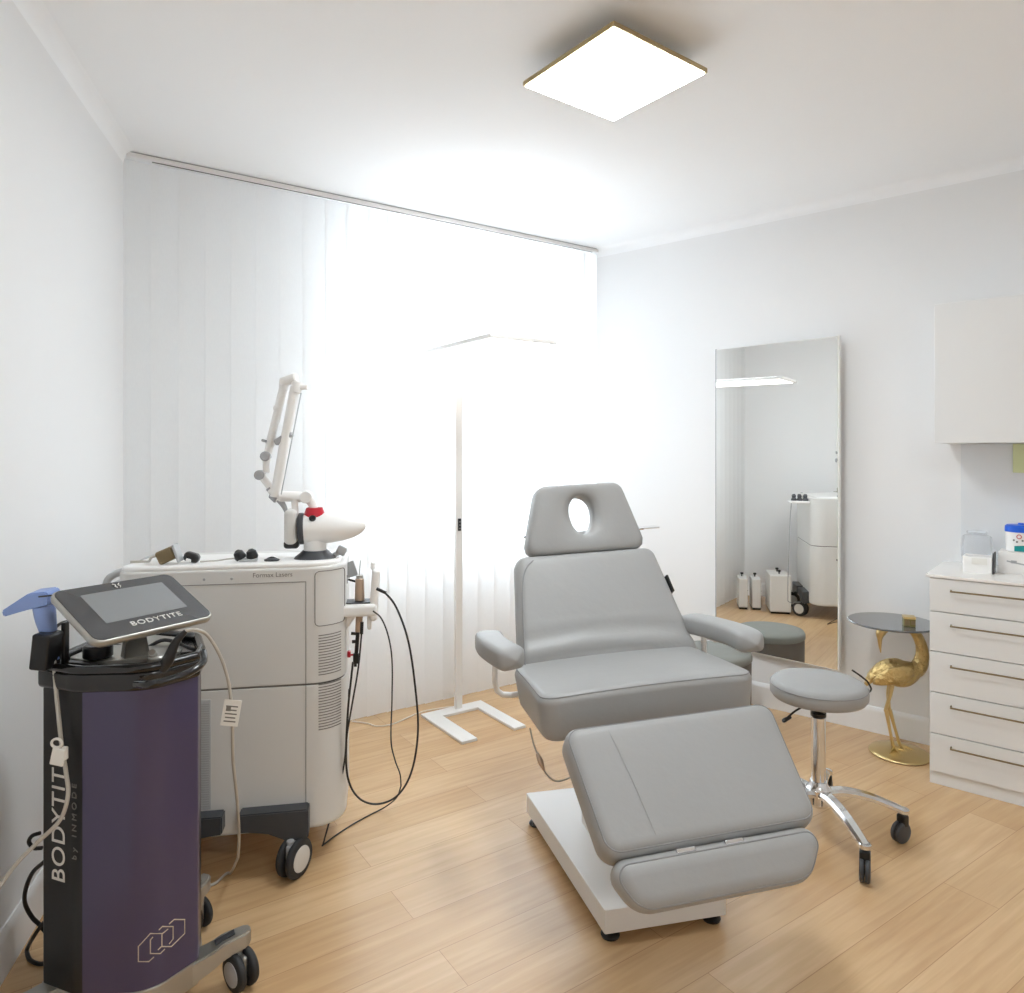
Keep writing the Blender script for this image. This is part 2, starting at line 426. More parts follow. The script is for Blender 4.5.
# cove moulding on the left wall and right wall
def cove(name, p0, p1, n2):
    b = NB(); prof = [(0, 0)]+[(.045-.045*math.cos(PI/2*k/6)*1, -.045+.045*math.sin(PI/2*k/6)) for k in range(7)]
    prof = [(0, 0), (0, -.05)]+[(.05*(1-math.cos(PI/2*k/6)), -.05+.05*math.sin(PI/2*k/6)) for k in range(1, 7)]
    vs = []
    for p in (p0, p1):
        for (o, z) in prof: q = p-n2*o; vs.append((q.x, q.y, CEIL+z))
    k = len(prof); fs = [tuple(range(k)), tuple(range(2*k-1, k-1, -1))]+[(i, (i+1) % k, (i+1) % k+k, i+k) for i in range(k)]
    add(b, vs, fs); struct(name, b, 'ceiling', 30)
cove('trim_1', A, EE, ln); cove('trim_2', B, CC, rn)

# ------------------------------------------------------------------ vertical blinds
blinds = thing('vertical_blind', 'floor-to-ceiling sheer white vertical blinds across the window side', 'blinds', (A.x, A.y, 0), math.atan2(bd.y, bd.x))
LB = (B-A).length
bm = NB(); rbox(bm, (LB-.02, .05, .022), T(LB/2+.0, 0, CEIL-.011), .002)
trk = obj('track', bm, 'white_metal', blinds, label='slim white ceiling track')
bm = NB(); rbox(bm, (LB-.16, .006, .003), T(LB/2+.03, -.008, CEIL-.0232), .0008, 1)
obj('track_groove', bm, 'seam', trk, label='dark slot of the track')
bm = NB(); rbox(bm, (LB-.02, .0025, .004), T(LB/2, -.0262, CEIL-.003), .0005, 1); obj('track_edge', bm, 'grey_plastic', trk, label='thin grey upper edge')
ns = 24; sw = LB/ns
slat_me = None
for i in range(ns):
    if slat_me is None:
        bm = NB(); hw = .134/2; vs = []; fs = []
        for k in range(7):
            x = -hw+2*hw*k/6; y = .003*(1-(x/hw)**2)
            for z in (.012, .9, 1.8, CEIL-.03): vs.append((x, y, z))
        for k in range(6):
            for j in range(3): fs.append((k*4+j, k*4+j+1, k*4+5+j, k*4+4+j))
        add(bm, vs, fs)
        o = obj('slat', bm, 'blind', blinds); slat_me = o.data; o.modifiers.clear()
    else:
        o = bpy.data.objects.new('slat', slat_me); C.objects.link(o); o.parent = blinds
    o.location = (sw*(i+.5)+.004, 0, 0); o.rotation_euler = (0, 0, R_(3+random.uniform(-.8, .8)))

# ------------------------------------------------------------------ ceiling lamp
lamp = thing('ceiling_light', 'square flat LED ceiling light with a champagne metal frame', 'ceiling light', (.334, 2.335, CEIL), R_(37))
q = .214
bm = NB(); slab(bm, rpoly([(-q, -q), (q, -q), (q, q), (-q, q)], .006, 2), -.072, -.057, .002); obj('frame', bm, 'lamp_gold', lamp)
bm = NB(); q2 = q-.008; slab(bm, [(-q2, -q2), (q2, -q2), (q2, q2), (-q2, q2)], -.075, -.068, .001, 1); obj('diffuser', bm, 'lamp', lamp, label='glowing white diffuser')
bm = NB(); q2 = .13; slab(bm, rpoly([(-q2, -q2), (q2, -q2), (q2, q2), (-q2, q2)], .01, 2), -.057, 0, .001, 1); obj('mounting_plate', bm, 'white_metal', lamp)
# copy of the lamp, added unseen behind the camera as fill light
fill_lamp = thing('ceiling_light', 'square LED fill light added unseen over the rear half of the room', 'ceiling light', (1.15, -.15, CEIL), R_(37))
for ch in list(lamp.children):
    c_ = ch.copy(); C.objects.link(c_); c_.parent = fill_lamp

# ------------------------------------------------------------------ pads
def pad(name, parent, o, Tk, X, r=None, puff=.006, m='leather', seam=True, warp=None, step=.03, rings=8, seamr=.0022):
    r = Tk*.38 if r is None else r
    od = dens(o, step)
    b = NB(); slab(b, od, -Tk/2, Tk/2, r, 5, X, puff, rings, warp); p = obj(name, b, m, parent, sharp=80)
    if seam:
        b = NB(); n = len(od); c = sum(od, Vector((0, 0)))/n
        ar = sum(od[i].x*od[(i+1) % n].y-od[(i+1) % n].x*od[i].y for i in range(n)); sg = 1 if ar > 0 else -1
        pts = []
        for i in range(n):
            t = (od[(i+1) % n]-od[i-1]).normalized(); nn = Vector((t.y, -t.x))*sg
            qv = Vector((*(od[i]-nn*r*.30), Tk/2-r*.29)); pts.append(Vector(warp(qv)) if warp else qv)
        tube(b, pts, seamr, 6, 0, True, X); obj('piping', b, 'leather_seam', p, label='stitched seam along the edge')
    return p

# ------------------------------------------------------------------ treatment chair
TH = 13
chair = thing('treatment_chair', 'grey upholstered treatment chair with headrest opening on a white base plate', 'treatment chair', (.447, 2.05, 0), R_(TH))
# local: x right, y toward the head, z up
bm = NB(); slab(bm, rpoly([(-.19, 0), (.19, 0), (.225, .72), (-.238, .72)], .006, 2), .028, .098, .004, 2)
base = obj('base_plate', bm, 'white_metal', chair, label='white steel base plate')
for (x, y) in ((-.16, .035), (.16, .035), (-.21, .67), (.20, .67)):
    bm = NB(); lathe(bm, [(0, 0), (.026, 0), (.028, .006), (.022, .014), (.012, .018), (.012, .03), (0, .03)], 20, T(x, y, 0)); obj('levelling_foot', bm, 'black', base, label='black levelling foot')
bm = NB(); rbox(bm, (.20, .20, .34), T(0, .38, .26), .01)
rbox(bm, (.16, .16, .16), T(0, .38, .49), .008)
rbox(bm, (.34, .34, .03), T(0, .32, .565), .006); obj('lift_column', bm, 'white_metal', chair, label='white lifting column')
# seat
so = rpoly([(-.345, -.20), (.345, -.20), (.335, .23), (-.335, .23)], [.05, .05, .06, .06], 6)
Xs = T(0, .285, .612) @ RX(-3)
def seat_warp(p):
    # gentle crown and creases radiating at the back
    z = p.z
    if z > 0: z += .006*math.cos(p.x*5)-.004*max(0, p.y)/.2
    x = p.x
    if z < 0: x = p.x*(.965 if p.x < 0 else 1.0); 
    return (x, p.y+(.02 if z < 0 and p.y < 0 else 0), z)
pad('seat', chair, so, .145, Xs, r=.028, puff=.004, warp=seat_warp)
# backrest: bottom (y .47, z .60) to top (y .70, z 1.0)
def plane(yz0, yz1):
    a = Vector((0, *yz0)); b = Vector((0, *yz1)); return frame_of((1, 0, 0), b-a, a), (b-a).length
Xb, Lk = plane((.440, .610), (.717, 1.014))
def back_warp(p):
    z = p.z; k = max(0, 1-abs(p.y-.10)/.13)
    if z > 0:
        z += .0105*k*math.sin(p.y*62+p.x*p.x*16+p.x*1.5)
        z += .030*max(0, 1-(p.y+.03)/.10)**2 if p.y < .07 else 0
    return (p.x, p.y, z)
bo = rpoly([(-.340, -.04), (.350, -.04), (.278, Lk), (-.270, Lk)], [.03, .03, .045, .045], 6)
bk = pad('backrest', chair, bo, .095, Xb @ T(0, 0, -.048), r=.034, puff=.005, warp=back_warp, step=.02, rings=14, seam=False)
bm = NB(); tube(bm, [(-.315, .02, .006), (-.292, .2, .004), (-.268, .36, .002), (-.243, Lk-.06, 0), (-.21, Lk-.028, -.003)], .002, 6, 6, X=Xb)
obj('piping', bm, 'leather_seam', bk, label='stitched seam down the left side')
bm = NB(); rbox(bm, (.010, .070, .030), Xb @ T(.307, .33, -.03) @ RZ(6.5), .003); obj('fabric_tag', bm, 'black', bk, label='small black tag on the right side')
bm = NB(); rbox(bm, (.40, .36, .02), Xb @ T(0, .22, -.105), .004); cyl(bm, .018, (-.25, .50, .56), (.25, .50, .56), 16)
obj('backrest_frame', bm, 'white_metal', chair)
# headrest with oval opening
Xh, Lh = plane((.718, 1.004), (.79, 1.268))
ho = dens(rpoly([(-.232, 0), (.262, 0), (.184, Lh), (-.158, Lh)], [.035, .035, .045, .045], 6), .012)
hc = Vector((.012, Lh*.55)); bm = NB(); vs = []; fs = []; na = 72; npf = 28
def hit(a):
    d = Vector((math.cos(a), math.sin(a))); best = None
    for i in range(len(ho)):
        p, q2 = ho[i], ho[(i+1) % len(ho)]; e = q2-p; det = d.x*(-e.y)+e.x*d.y
        if abs(det) < 1e-12: continue
        r = p-hc; t = (r.x*(-e.y)+e.x*r.y)/det; u = (d.x*r.y-d.y*r.x)/det
        if t > 0 and -1e-6 <= u <= 1+1e-6 and (best is None or t < best): best = t
    return hc+d*best
HT = .10
for i in range(na):
    a = 2*PI*i/na; out = hit(a); inn = hc+Vector((math.cos(a)*.048*(1+.12*math.sin(a)), math.sin(a)*.076))
    for k in range(npf):
        s = 2*PI*k/npf; cs, sn = math.cos(s), math.sin(s)
        cc = math.copysign(abs(cs)**.42, cs); ss = math.copysign(abs(sn)**.42, sn)
        t = .5-.5*cc; p = inn.lerp(out, t)
        dep = HT/2*ss*(1 if ss < 0 else (1-.30*math.exp(-((p-hc).length-.05)**2/.0012) ))
        vs.append((p.x, p.y, dep))
for i in range(na):
    for k in range(npf): fs.append((i*npf+k, ((i+1) % na)*npf+k, ((i+1) % na)*npf+(k+1) % npf, i*npf+(k+1) % npf))
add(bm, vs, fs, Xh @ T(0, 0, -.05))
hd = obj('headrest', bm, 'leather', chair, sharp=80)
bm = NB()
tube(bm, [(-.10, .78, .94), (-.10, .83, 1.06), (.10, .83, 1.06), (.10, .78, .94)], .008, 10, 0)
obj('headrest_bracket', bm, 'chrome', chair)
bm = NB(); tube(bm, [(-.2, .83, 1.065), (.30, .83, 1.065)], .006, 10, 0); rbox(bm, (.07, .05, .006), T(.325, .83, 1.068), .002); tube(bm, [(-.1, .74, 1.06), (-.1, .83, 1.065)], .006, 8, 0); tube(bm, [(.1, .74, 1.06), (.1, .83, 1.065)], .006, 8, 0)
obj('paper_roll_holder', bm, 'chrome', chair)
# leg rest and foot rest
Xl, Ll = plane((-.276, .426), (-.012, .648))
lo = rpoly([(-.290, 0), (.295, 0), (.322, Ll), (-.316, Ll)], [.05, .05, .045, .045], 6)
lr = pad('leg_rest', chair, lo, .10, Xl @ T(0, 0, -.05), r=.034, puff=.004, seamr=.002)
bm = NB(); tube(bm, [(-.155, .03, .0035), (-.17, Ll/2, .0045), (-.19, Ll-.03, .0035)], .0005, 5, 5, X=Xl); obj('seam_line', bm, 'leather', lr)
Xf, Lf = plane((-.356, .322), (-.294, .425))
fo = rpoly([(-.240, 0), (.215, 0), (.302, Lf), (-.310, Lf)], [.075, .085, .055, .055], 7)
pad('foot_rest', chair, fo, .085, Xf @ T(0, 0, -.0425), r=.036, puff=0)
bm = NB()
for x in (-.09, .04): rbox(bm, (.05, .012, .05), T(x, -.268, .397) @ RX(40), .003)
rbox(bm, (.30, .03, .02), T(-.02, -.225, .405) @ RX(41), .003)
for x in (-.12, .12): rbox(bm, (.03, .30, .02), T(x, -.12, .47) @ RX(41), .003)
obj('foot_hinge', bm, 'chrome', chair, label='chrome hinge strips between leg and foot pads')
# armrests
def armrest(sx, path, lab):
    b = NB(); P = catmull(path, 6); n = 20; vs = []; fs = []
    N_ = len(P)
    for i, p in enumerate(P):
        t = i/(N_-1); e = min(1, min(t, 1-t)*7); e = math.sqrt(max(.02, 1-(1-e)**2))
        d = (P[min(i+1, N_-1)]-P[max(i-1, 0)]).normalized(); side = Vector((d.y, -d.x, 0)).normalized()
        wd, hg = .050*e, .036*e
        for k in range(n):
            a = 2*PI*k/n; cs, sn = math.cos(a), math.sin(a)
            vs.append(p+side*wd*math.copysign(abs(cs)**.5, cs)+Vector((0, 0, 1))*hg*math.copysign(abs(sn)**.6, sn))
    for i in range(N_-1):
        for k in range(n): fs.append((i*n+k, i*n+(k+1) % n, (i+1)*n+(k+1) % n, (i+1)*n+k))
    fs.append(tuple(range(n))); fs.append(tuple((N_-1)*n+k for k in range(n)))
    add(b, vs, fs); a_ = obj('armrest', b, 'leather', chair, label=lab, sharp=75)
    b = NB(); m_ = P[len(P)//2]
    tube(b, [(m_.x-sx*.02, m_.y+.10, m_.z-.02), (m_.x-sx*.025, m_.y+.10, m_.z-.17), (sx*.30, m_.y+.10, m_.z-.19)], .010, 10, 4)
    rbox(b, (.045, .12, .012), T(m_.x-sx*.01, m_.y+.06, m_.z-.036), .003); obj('armrest_bracket', b, 'white_metal', a_, label='white steel armrest bracket')
armrest(-1, [Vector((-.385, .25, .742)), Vector((-.415, .33, .747)), Vector((-.430, .43, .747)), Vector((-.415, .56, .737))], 'curved grey armrest pad, left')
armrest(1, [Vector((.415, .20, .757)), Vector((.412, .32, .760)), Vector((.39, .48, .752)), Vector((.36, .62, .74))], 'curved grey armrest pad, right')
# control cable hanging under the seat
bm = NB(); cb = [inv(chair, pix(*p)) for p in ((530, 728, 2.20), (533, 742, 2.19), (537, 753, 2.18), (544, 770, 2.17), (553, 780, 2.17), (564, 780, 2.18), (585, 770, 2.22))]
tube(bm, cb, .0028, 8, 6); hc_ = obj('control_cable', bm, 'beige_cable', chair, label='thin beige control cable under the seat')
bm = NB(); tube(bm, [cb[2], cb[2].lerp(cb[3], .5), cb[3]], [.005, .009, .004], 10, 3); obj('cable_coupling', bm, 'tan', hc_, label='tan cable coupling')

# the upholstery leans very slightly to the left
Mroll = T(0, 0, .65) @ RY(-2.4) @ Matrix.Diagonal((1.02, 1, 1, 1)) @ T(0, 0, -.65)
for ch in chair.children:
    if ch.name.split('.')[0] in ('seat', 'backrest', 'headrest', 'leg_rest', 'foot_rest', 'foot_hinge', 'paper_roll_holder', 'headrest_bracket', 'backrest_frame'):
        if ch.name[:4] in ('back', 'head'): ch.data.transform(T(.013, 0, 0))
        ch.data.transform(Mroll)
        for g_ in ch.children:
            if ch.name[:4] in ('back', 'head'): g_.data.transform(T(.013, 0, 0))
            g_.data.transform(Mroll)

# ------------------------------------------------------------------ stool
stool = thing('wheeled_stool', 'round grey stool on chrome column and five castor legs', 'stool', (1.122, 2.600, 0), R_(-84))
bm = NB(); lathe(bm, [(0, .490), (.138, .490), (.158, .495), (.167, .508), (.168, .530), (.162, .548), (.148, .558), (.10, .562), (0, .563)], 56); st = obj('seat', bm, 'leather', stool, sharp=70)
bm = NB(); tube(bm, [(.1665*math.cos(a*PI/24), .1665*math.sin(a*PI/24), .540) for a in range(48)], .0018, 6, 0, True); obj('piping', bm, 'leather_seam', st)
bm = NB(); cyl(bm, .07, (0, 0, .472), (0, 0, .490)); cyl(bm, .015, (0, 0, .40), (0, 0, .47)); obj('seat_plate', bm, 'black', stool, label='black plate under the seat')
bm = NB(); cyl(bm, .025, (0, 0, .12), (0, 0, .425), 32, bev=.002); lathe(bm, [(0, .10), (.03, .10), (.045, .115), (.045, .165), (.034, .175), (.030, .19), (0, .19)], 32); obj('column', bm, 'chrome', stool, label='chrome gas column')
bm = NB(); cyl(bm, .027, (0, 0, .425), (0, 0, .442), bev=.002); obj('collar', bm, 'black', stool)
def lever(az, r0, r1, z0, z1, grip):
    c, s = math.cos(R_(az)), math.sin(R_(az)); b = NB(); tube(b, [(c*r0, s*r0, .474), (c*(r0+.06), s*(r0+.06), z0), (c*r1, s*r1, z1)], .0035, 8, 4)
    tube(b, [(c*(r1-.028), s*(r1-.028), z1+(z0-z1)*.3), (c*r1, s*r1, z1), (c*(r1+.006), s*(r1+.006), z1)], [.006, .008, .005], 10, 2)
    obj('height_lever', b, 'black', stool, label='black height lever')
lever(84+200, .04, .155, .46, .43, 1)
bm = NB(); tube(bm, [(.03, .03, .474)]+[inv(stool, pix(*p)) for p in ((868, 693, 2.74), (869, 684, 2.76), (862, 677, 2.77), (852, 670, 2.78))], .0035, 8, 5)
obj('tilt_lever', bm, 'black', stool, label='thin black lever behind the seat')
for k in range(5):
    a = R_(72*k); X = Matrix.Rotation(a, 4, 'Z')
    bm = NB(); pth = catmull([Vector(p) for p in ((.03, 0, .150), (.09, 0, .158), (.17, 0, .148), (.245, 0, .125), (.292, 0, .107))], 5)
    vs = []; fs = []
    for i, p in enumerate(pth):
        t = i/(len(pth)-1); wd = .024-.007*t; hh = .014-.004*t
        for (sx_, sz_) in ((-1, -.6), (-.6, -1), (.6, -1), (1, -.6), (1, .3), (.6, 1), (-.6, 1), (-1, .3)): vs.append((p.x, wd*sx_, p.z+hh*sz_))
    for i in range(len(pth)-1):
        for j in range(8): fs.append((i*8+j, i*8+(j+1) % 8, i*8+8+(j+1) % 8, i*8+8+j))
    fs.append(tuple(range(8))); fs.append(tuple((len(pth)-1)*8+j for j in range(8)))
    add(bm, vs, fs, X); cyl(bm, .019, X @ Vector((.285, 0, .100)), X @ Vector((.285, 0, .118)), 20, bev=.003)
    leg = obj('leg', bm, 'chrome', stool, label='chrome leg')
    cas = RZ(random.uniform(0, 360))
    if k in (0, 1): cas = RZ([242, 205][k]-(72*k-84))
    Y_ = X @ T(.285, 0, 0) @ cas
    bm = NB(); cyl(bm, .006, Y_ @ Vector((0, 0, .06)), Y_ @ Vector((0, 0, .102)), 10); 
    rbox(bm, (.030, .034, .045), Y_ @ T(.004, 0, .076), .008); f_ = obj('castor_fork', bm, 'black', leg, label='black castor housing')
    bm = NB()
    for sy in (-1, 1):
        lathe(bm, [(0, -.0085), (.020, -.0085), (.033, -.007), (.037, -.003), (.037, .004), (.033, .0075), (0, .0085)], 28, Y_ @ T(.014, sy*.0088, .037) @ RX(90))
    obj('castor_wheel', bm, 'dark_plastic', leg, label='dark grey twin castor wheel')

# ------------------------------------------------------------------ crane side table
crane = thing('side_table', 'gold crane sculpture side table with a smoked round glass top', 'side table', (1.785, 3.27, 0), R_(-12))
bm = NB(); lathe(bm, [(0, 0), (.122, 0), (.128, .006), (.125, .012), (.10, .020), (.06, .028), (0, .034)], 48); obj('base', bm, 'gold', crane, label='round gold base', sharp=70)
bm = NB()
for (kx, fx, fy) in ((-.058, -.030, -.012), (-.036, .006, .014)):
    tube(bm, [(-.036, fy*.8, .32), (-.044+.0*kx, fy, .27), (kx-.004, fy, .205), (kx, fy, .19), ((kx+fx)/2, fy, .11), (fx, fy, .034)], [.012, .009, .0075, .009, .0068, .008], 10, 6)
    for an in (-75, -30, -120): 
        c, s = math.cos(R_(an)), math.sin(R_(an)); tube(bm, [(fx, fy, .036), (fx+c*.03, fy+s*.03, .034), (fx+c*.062, fy+s*.062, .026)], [.007, .005, .002], 8, 4)
obj('legs', bm, 'gold', crane, label='slender gold legs with webbed feet')
bm = NB(); # body and tail as one lofted bird body
prof = [(-.152, .300, .004, .008), (-.140, .325, .018, .022), (-.118, .352, .030, .032), (-.085, .372, .042, .045), (-.045, .378, .052, .058), (-.005, .372, .055, .062), (.035, .372, .050, .056), (.070, .385, .036, .042), (.092, .405, .026, .03)]
P = catmull([Vector(p) for p in prof], 4); vs = []; fs = []; n = 24
for i, p in enumerate(P):
    for k in range(n): a = 2*PI*k/n; vs.append((p[0], p[2]*math.cos(a)*1.05, p[1]+p[3]*math.sin(a)))
for i in range(len(P)-1):
    for k in range(n): fs.append((i*n+k, i*n+(k+1) % n, (i+1)*n+(k+1) % n, (i+1)*n+k))
fs.append(tuple(range(n))); fs.append(tuple((len(P)-1)*n+k for k in range(n)))
add(bm, vs, fs); bd_ = obj('body', bm, 'gold_feather', crane, label='feathered gold bird body', sharp=70)
for sy in (-1, 1):
    bm = NB(); vs = []; fs = []
    for i in range(13):
        t = i/12; x = .045-.17*t; zc = .392-.055*t*t; h_ = .040*math.sin(PI*min(1, t*.9+.08))**.6; y = sy*(.058*math.sin(PI*(.18+.62*(1-t)))**.5)
        for k in range(7): s = -1+2*k/6; vs.append((x, y+sy*.006*(1-s*s), zc+h_*s))
    for i in range(12):
        for k in range(6): fs.append((i*7+k, i*7+k+1, (i+1)*7+k+1, (i+1)*7+k))
    add(bm, vs, fs); w_ = obj('wing', bm, 'gold_feather', bd_, sharp=80)
    so_ = w_.modifiers.new('thick', 'SOLIDIFY'); so_.thickness = .006; so_.offset = 0
bm = NB(); tube(bm, [(.030, 0, .378), (.074, 0, .400), (.093, 0, .445), (.093, 0, .495), (.076, 0, .545), (.045, 0, .580), (-.005, 0, .588), (-.048, 0, .578), (-.072, 0, .565)],
                [.040, .037, .030, .025, .022, .019, .017, .016, .019], 16, 8); obj('neck', bm, 'gold_feather', bd_, label='curved gold neck', sharp=70)
bm = NB(); tube(bm, [(-.052, 0, .575), (-.072, 0, .566), (-.082, 0, .548), (-.084, 0, .525), (-.083, 0, .495), (-.080, 0, .462)], [.013, .021, .019, .011, .007, .002], 14, 6); obj('head', bm, 'gold', bd_, label='gold head with long beak pointing down', sharp=70)
bm = NB(); lathe(bm, [(0, .601), (.183, .601), (.186, .604), (.186, .607), (.183, .610), (0, .610)], 72, T(-.032, 0, 0)); obj('table_top', bm, 'smoked', crane, label='smoked glass round top')
jar = thing('candle_jar', 'small square gold and green jar standing on the glass table top', 'jar', (1.765+.018, 3.19, .610), R_(-20))
bm = NB(); slab(bm, rpoly([(-.024, -.024), (.024, -.024), (.024, .024), (-.024, .024)], .005, 3), 0, .042, .003); obj('jar_body', bm, 'candle', jar)
bm = NB(); slab(bm, rpoly([(-.025, -.025), (.025, -.025), (.025, .025), (-.025, .025)], .005, 3), .034, .045, .002); obj('jar_rim', bm, 'gold', jar)
bm = NB(); rbox(bm, (.022, .002, .024), T(-.010, -.0248, .018), .0008, 1); rbox(bm, (.018, .002, .018), T(.014, -.0248, .02), .0008, 1); obj('jar_label', bm, 'bronze', jar)

# ------------------------------------------------------------------ mirror
MA = -46.0
mc = pix(717, 450, 4.055); 
md = Vector((math.cos(R_(MA)), math.sin(R_(MA)), 0)); 
ml = .675
mirror = thing('wall_mirror', 'tall frameless rectangular wall mirror with thin silver edges', 'mirror', (mc.x, mc.y-.0, 0), R_(MA))
bm = NB(); add(bm, [(x, y, z) for x in (0, ml) for y in (-.007, -.001) for z in (.295, 1.970)], [(0, 1, 3, 2), (4, 5, 7, 6), (0, 1, 5, 4), (2, 3, 7, 6), (0, 2, 6, 4), (1, 3, 7, 5)]); obj('mirror_glass', bm, 'mirror', mirror)
bm = NB(); rbox(bm, (.008, .022, 1.685), T(ml+.004, .005, 1.1325), .001, 1)
rbox(bm, (ml, .016, .006), T(ml/2, .002, .293), .001, 1); rbox(bm, (ml, .014, .004), T(ml/2, .003, 1.972), .001, 1); fr = obj('mirror_frame', bm, 'white_metal', mirror, label='thin silver edge strips')
bm = NB(); rbox(bm, (ml-.02, .014, 1.66), T(ml/2, .008, 1.1325), .001, 1); 
obj('backing_board', bm, 'white_metal', mirror)
bm = NB(); rbox(bm, (.007, .024, 1.685), T(-.0035, .005, 1.1325), .001, 1); obj('edge_strip', bm, 'grey_plastic', mirror, label='darker grey left edge strip')
for zz in (.6, 1.6):
    for xx, tt in ((ml-.06, .055), (.2, .02)): bm = NB(); rbox(bm, (.04, tt, .04), T(xx, .013+tt/2, zz), .002); obj('wall_bracket', bm, 'silver', mirror)

# ------------------------------------------------------------------ pouf
pouf = thing('round_pouf', 'round taupe velvet pouf with grey top standing below the mirror', 'pouf', (1.053, 3.713, 0))
bm = NB(); lathe(bm, [(0, 0.004), (.180, 0.004), (.188, .012), (.190, .30), (.186, .315), (0, .315)], 56); obj('pouf_body', bm, 'taupe', pouf, sharp=60)
bm = NB(); lathe(bm, [(0, .312), (.186, .312), (.194, .318), (.194, .340), (.186, .354), (.15, .362), (0, .366)], 56); obj('pouf_top', bm, 'velvet', pouf, label='padded grey pouf top', sharp=60)

# ------------------------------------------------------------------ drawer cabinet, worktop, upper cabinet
CA = math.atan2(rd.y, rd.x); CL = Vector((1.753, 2.985)); depth = (B-CL).dot(rn)
def cabinet_unit(off, w_, lab, grp):
    p = CL+rd*off
    t = thing('drawer_cabinet', lab, 'cabinet', (p.x, p.y, 0), CA, grp)
    b = NB(); rbox(b, (w_-.002, depth-.024, .811), T(w_/2, .022+(depth-.024)/2, .055+.811/2-.0005), .001, 1); rbox(b, (w_-.002, depth-.014, .054), T(w_/2, .012+(depth-.014)/2, .027), .001, 1); obj('carcass', b, 'cabinet', t)
    zs = [.866, .725, .558, .387, .215, .055]; hz = [.819, .676, .508, .341, .172]
    for i in range(5):
        z1, z0 = zs[i]-.002, zs[i+1]+.002
        b = NB(); rbox(b, (w_-.005, .019, z1-z0), T(w_/2, .0095, (z0+z1)/2), .0015, 2); d = obj('drawer', b, 'cabinet', t)
        b = NB(); tube(b, [(.080, 0, hz[i]), (.080, -.026, hz[i]), (w_-.085, -.026, hz[i]), (w_-.085, 0, hz[i])], .0036, 10, 0); obj('handle', b, 'bronze', d, label='thin metal bar handle')
    return t
cabinet_unit(0, .62, 'white five-drawer cabinet with slim bar handles beside the gold bird table', None)
cabinet_unit(.621, .62, 'white five-drawer cabinet at the rear end of the worktop run', None)
bm = NB(); rbox(bm, (1.26, depth+.004, .012), T(.618, depth/2-.004, .8722+.0005), .0015, 2)
wt = obj('worktop', bm, 'worktop', None, loc=(CL.x, CL.y, 0), rotz=CA); tag(wt, 'thin white worktop over the drawer cabinets', 'worktop')
UCL = CL+rn*(depth-.33)
uc = thing('upper_cabinet', 'white handleless wall cabinet above the worktop at the right edge', 'cabinet', (UCL.x, UCL.y, 0), CA)
bm = NB(); rbox(bm, (1.24, .308, .60), T(.62, .174, 1.43+.30), .001, 1); obj('carcass', bm, 'cabinet', uc)
for k in range(2):
    bm = NB(); rbox(bm, (.618, .019, .60), T(.31+.62*k, .0105, 1.43+.30), .0015, 2); obj('door', bm, 'cabinet', uc)
SP = B+rd*((CL-B).dot(rd)+.055)
bm = NB(); rbox(bm, (1.18, .008, .548), T(.59, -.0045, .879+.275), .001, 1)
bs = obj('trim_3', bm, 'tile', None, loc=(SP.x, SP.y, 0), rotz=CA); bs['kind'] = 'structure'

WT = .8785
def on_top(px, back, z=WT):
    # a point on the worktop, `back` metres in front of the wall
    o = B-rn*back; k = (px-512)/FPX; t = (k*o.y-o.x)/(rd.x-k*rd.y); return (o.x+rd.x*t, o.y+rd.y*t, z)
p = on_top(979, .25)
dis = thing('tissue_dispenser', 'low white box with dark right side at the worktop corner', 'box', p, CA)
bm = NB(); rbox(bm, (.105, .085, .070), T(-.002, 0, .035), .003); obj('box_body', bm, 'white_bright', dis)
bm = NB(); rbox(bm, (.005, .080, .088), T(.054, 0, .044), .001, 1); obj('side_panel', bm, 'dark_plastic', dis, label='dark side panel')
bm = NB(); rbox(bm, (.055, .002, .026), T(.006, -.0435, .050), .0008, 1); obj('front_label', bm, 'paper', dis)
p = on_top(977, .10)
gl = thing('clear_container', 'clear plastic domed container behind the white box', 'container', p, CA)
bm = NB(); lathe(bm, [(0, 0), (.045, 0), (.052, .01), (.060, .05), (.062, .10), (.056, .135), (.035, .150), (.0, .154)], 40); obj('container_body', bm, 'clear_plastic', gl)
bm = NB(); lathe(bm, [(.036, .150), (.040, .150), (.040, .158), (.012, .166), (0, .167)], 32); obj('container_lid', bm, 'clear_plastic', gl)
p = on_top(1021, .17)
bx = thing('carton_box', 'white cardboard carton under the blue-lidded tub', 'box', p, CA)
bm = NB(); rbox(bm, (.15, .12, .092), T(0, 0, .046), .002); obj('carton_body', bm, 'white_bright', bx)
bm = NB(); rbox(bm, (.07, .001, .006), T(-.01, -.0603, .048) @ RY(10), .0003, 1); rbox(bm, (.02, .001, .012), T(-.02, -.0603, .052), .0003, 1); obj('carton_print', bm, 'grey_light', bx, label='faint grey printed marks')
p = (p[0], p[1], p[2]+.0925)
tub = thing('wipe_tub', 'round white wipe tub with a blue lid on the carton', 'tub', p, CA)
bm = NB(); lathe(bm, [(0, 0), (.050, 0), (.053, .003), (.055, .085), (0, .085)], 48); obj('tub_body', bm, 'white_bright', tub)
bm = NB(); lathe(bm, [(0, .083), (.057, .083), (.058, .086), (.057, .106), (.050, .112), (.012, .113), (.010, .120), (0, .120)], 48); obj('lid', bm, 'lid_blue', tub, label='bright blue lid')
bm = NB(); vs = []
def wrap(b, a0, a1, z0f, z1f, r, n=16):
    vs = []; fs = []
    for i in range(n+1):
        a = R_(a0+(a1-a0)*i/n); vs += [(r*math.cos(a), r*math.sin(a), z0f(i/n)), (r*math.cos(a), r*math.sin(a), z1f(i/n))]
    for i in range(n): fs.append((2*i, 2*i+1, 2*i+3, 2*i+2))
    add(b, vs, fs)
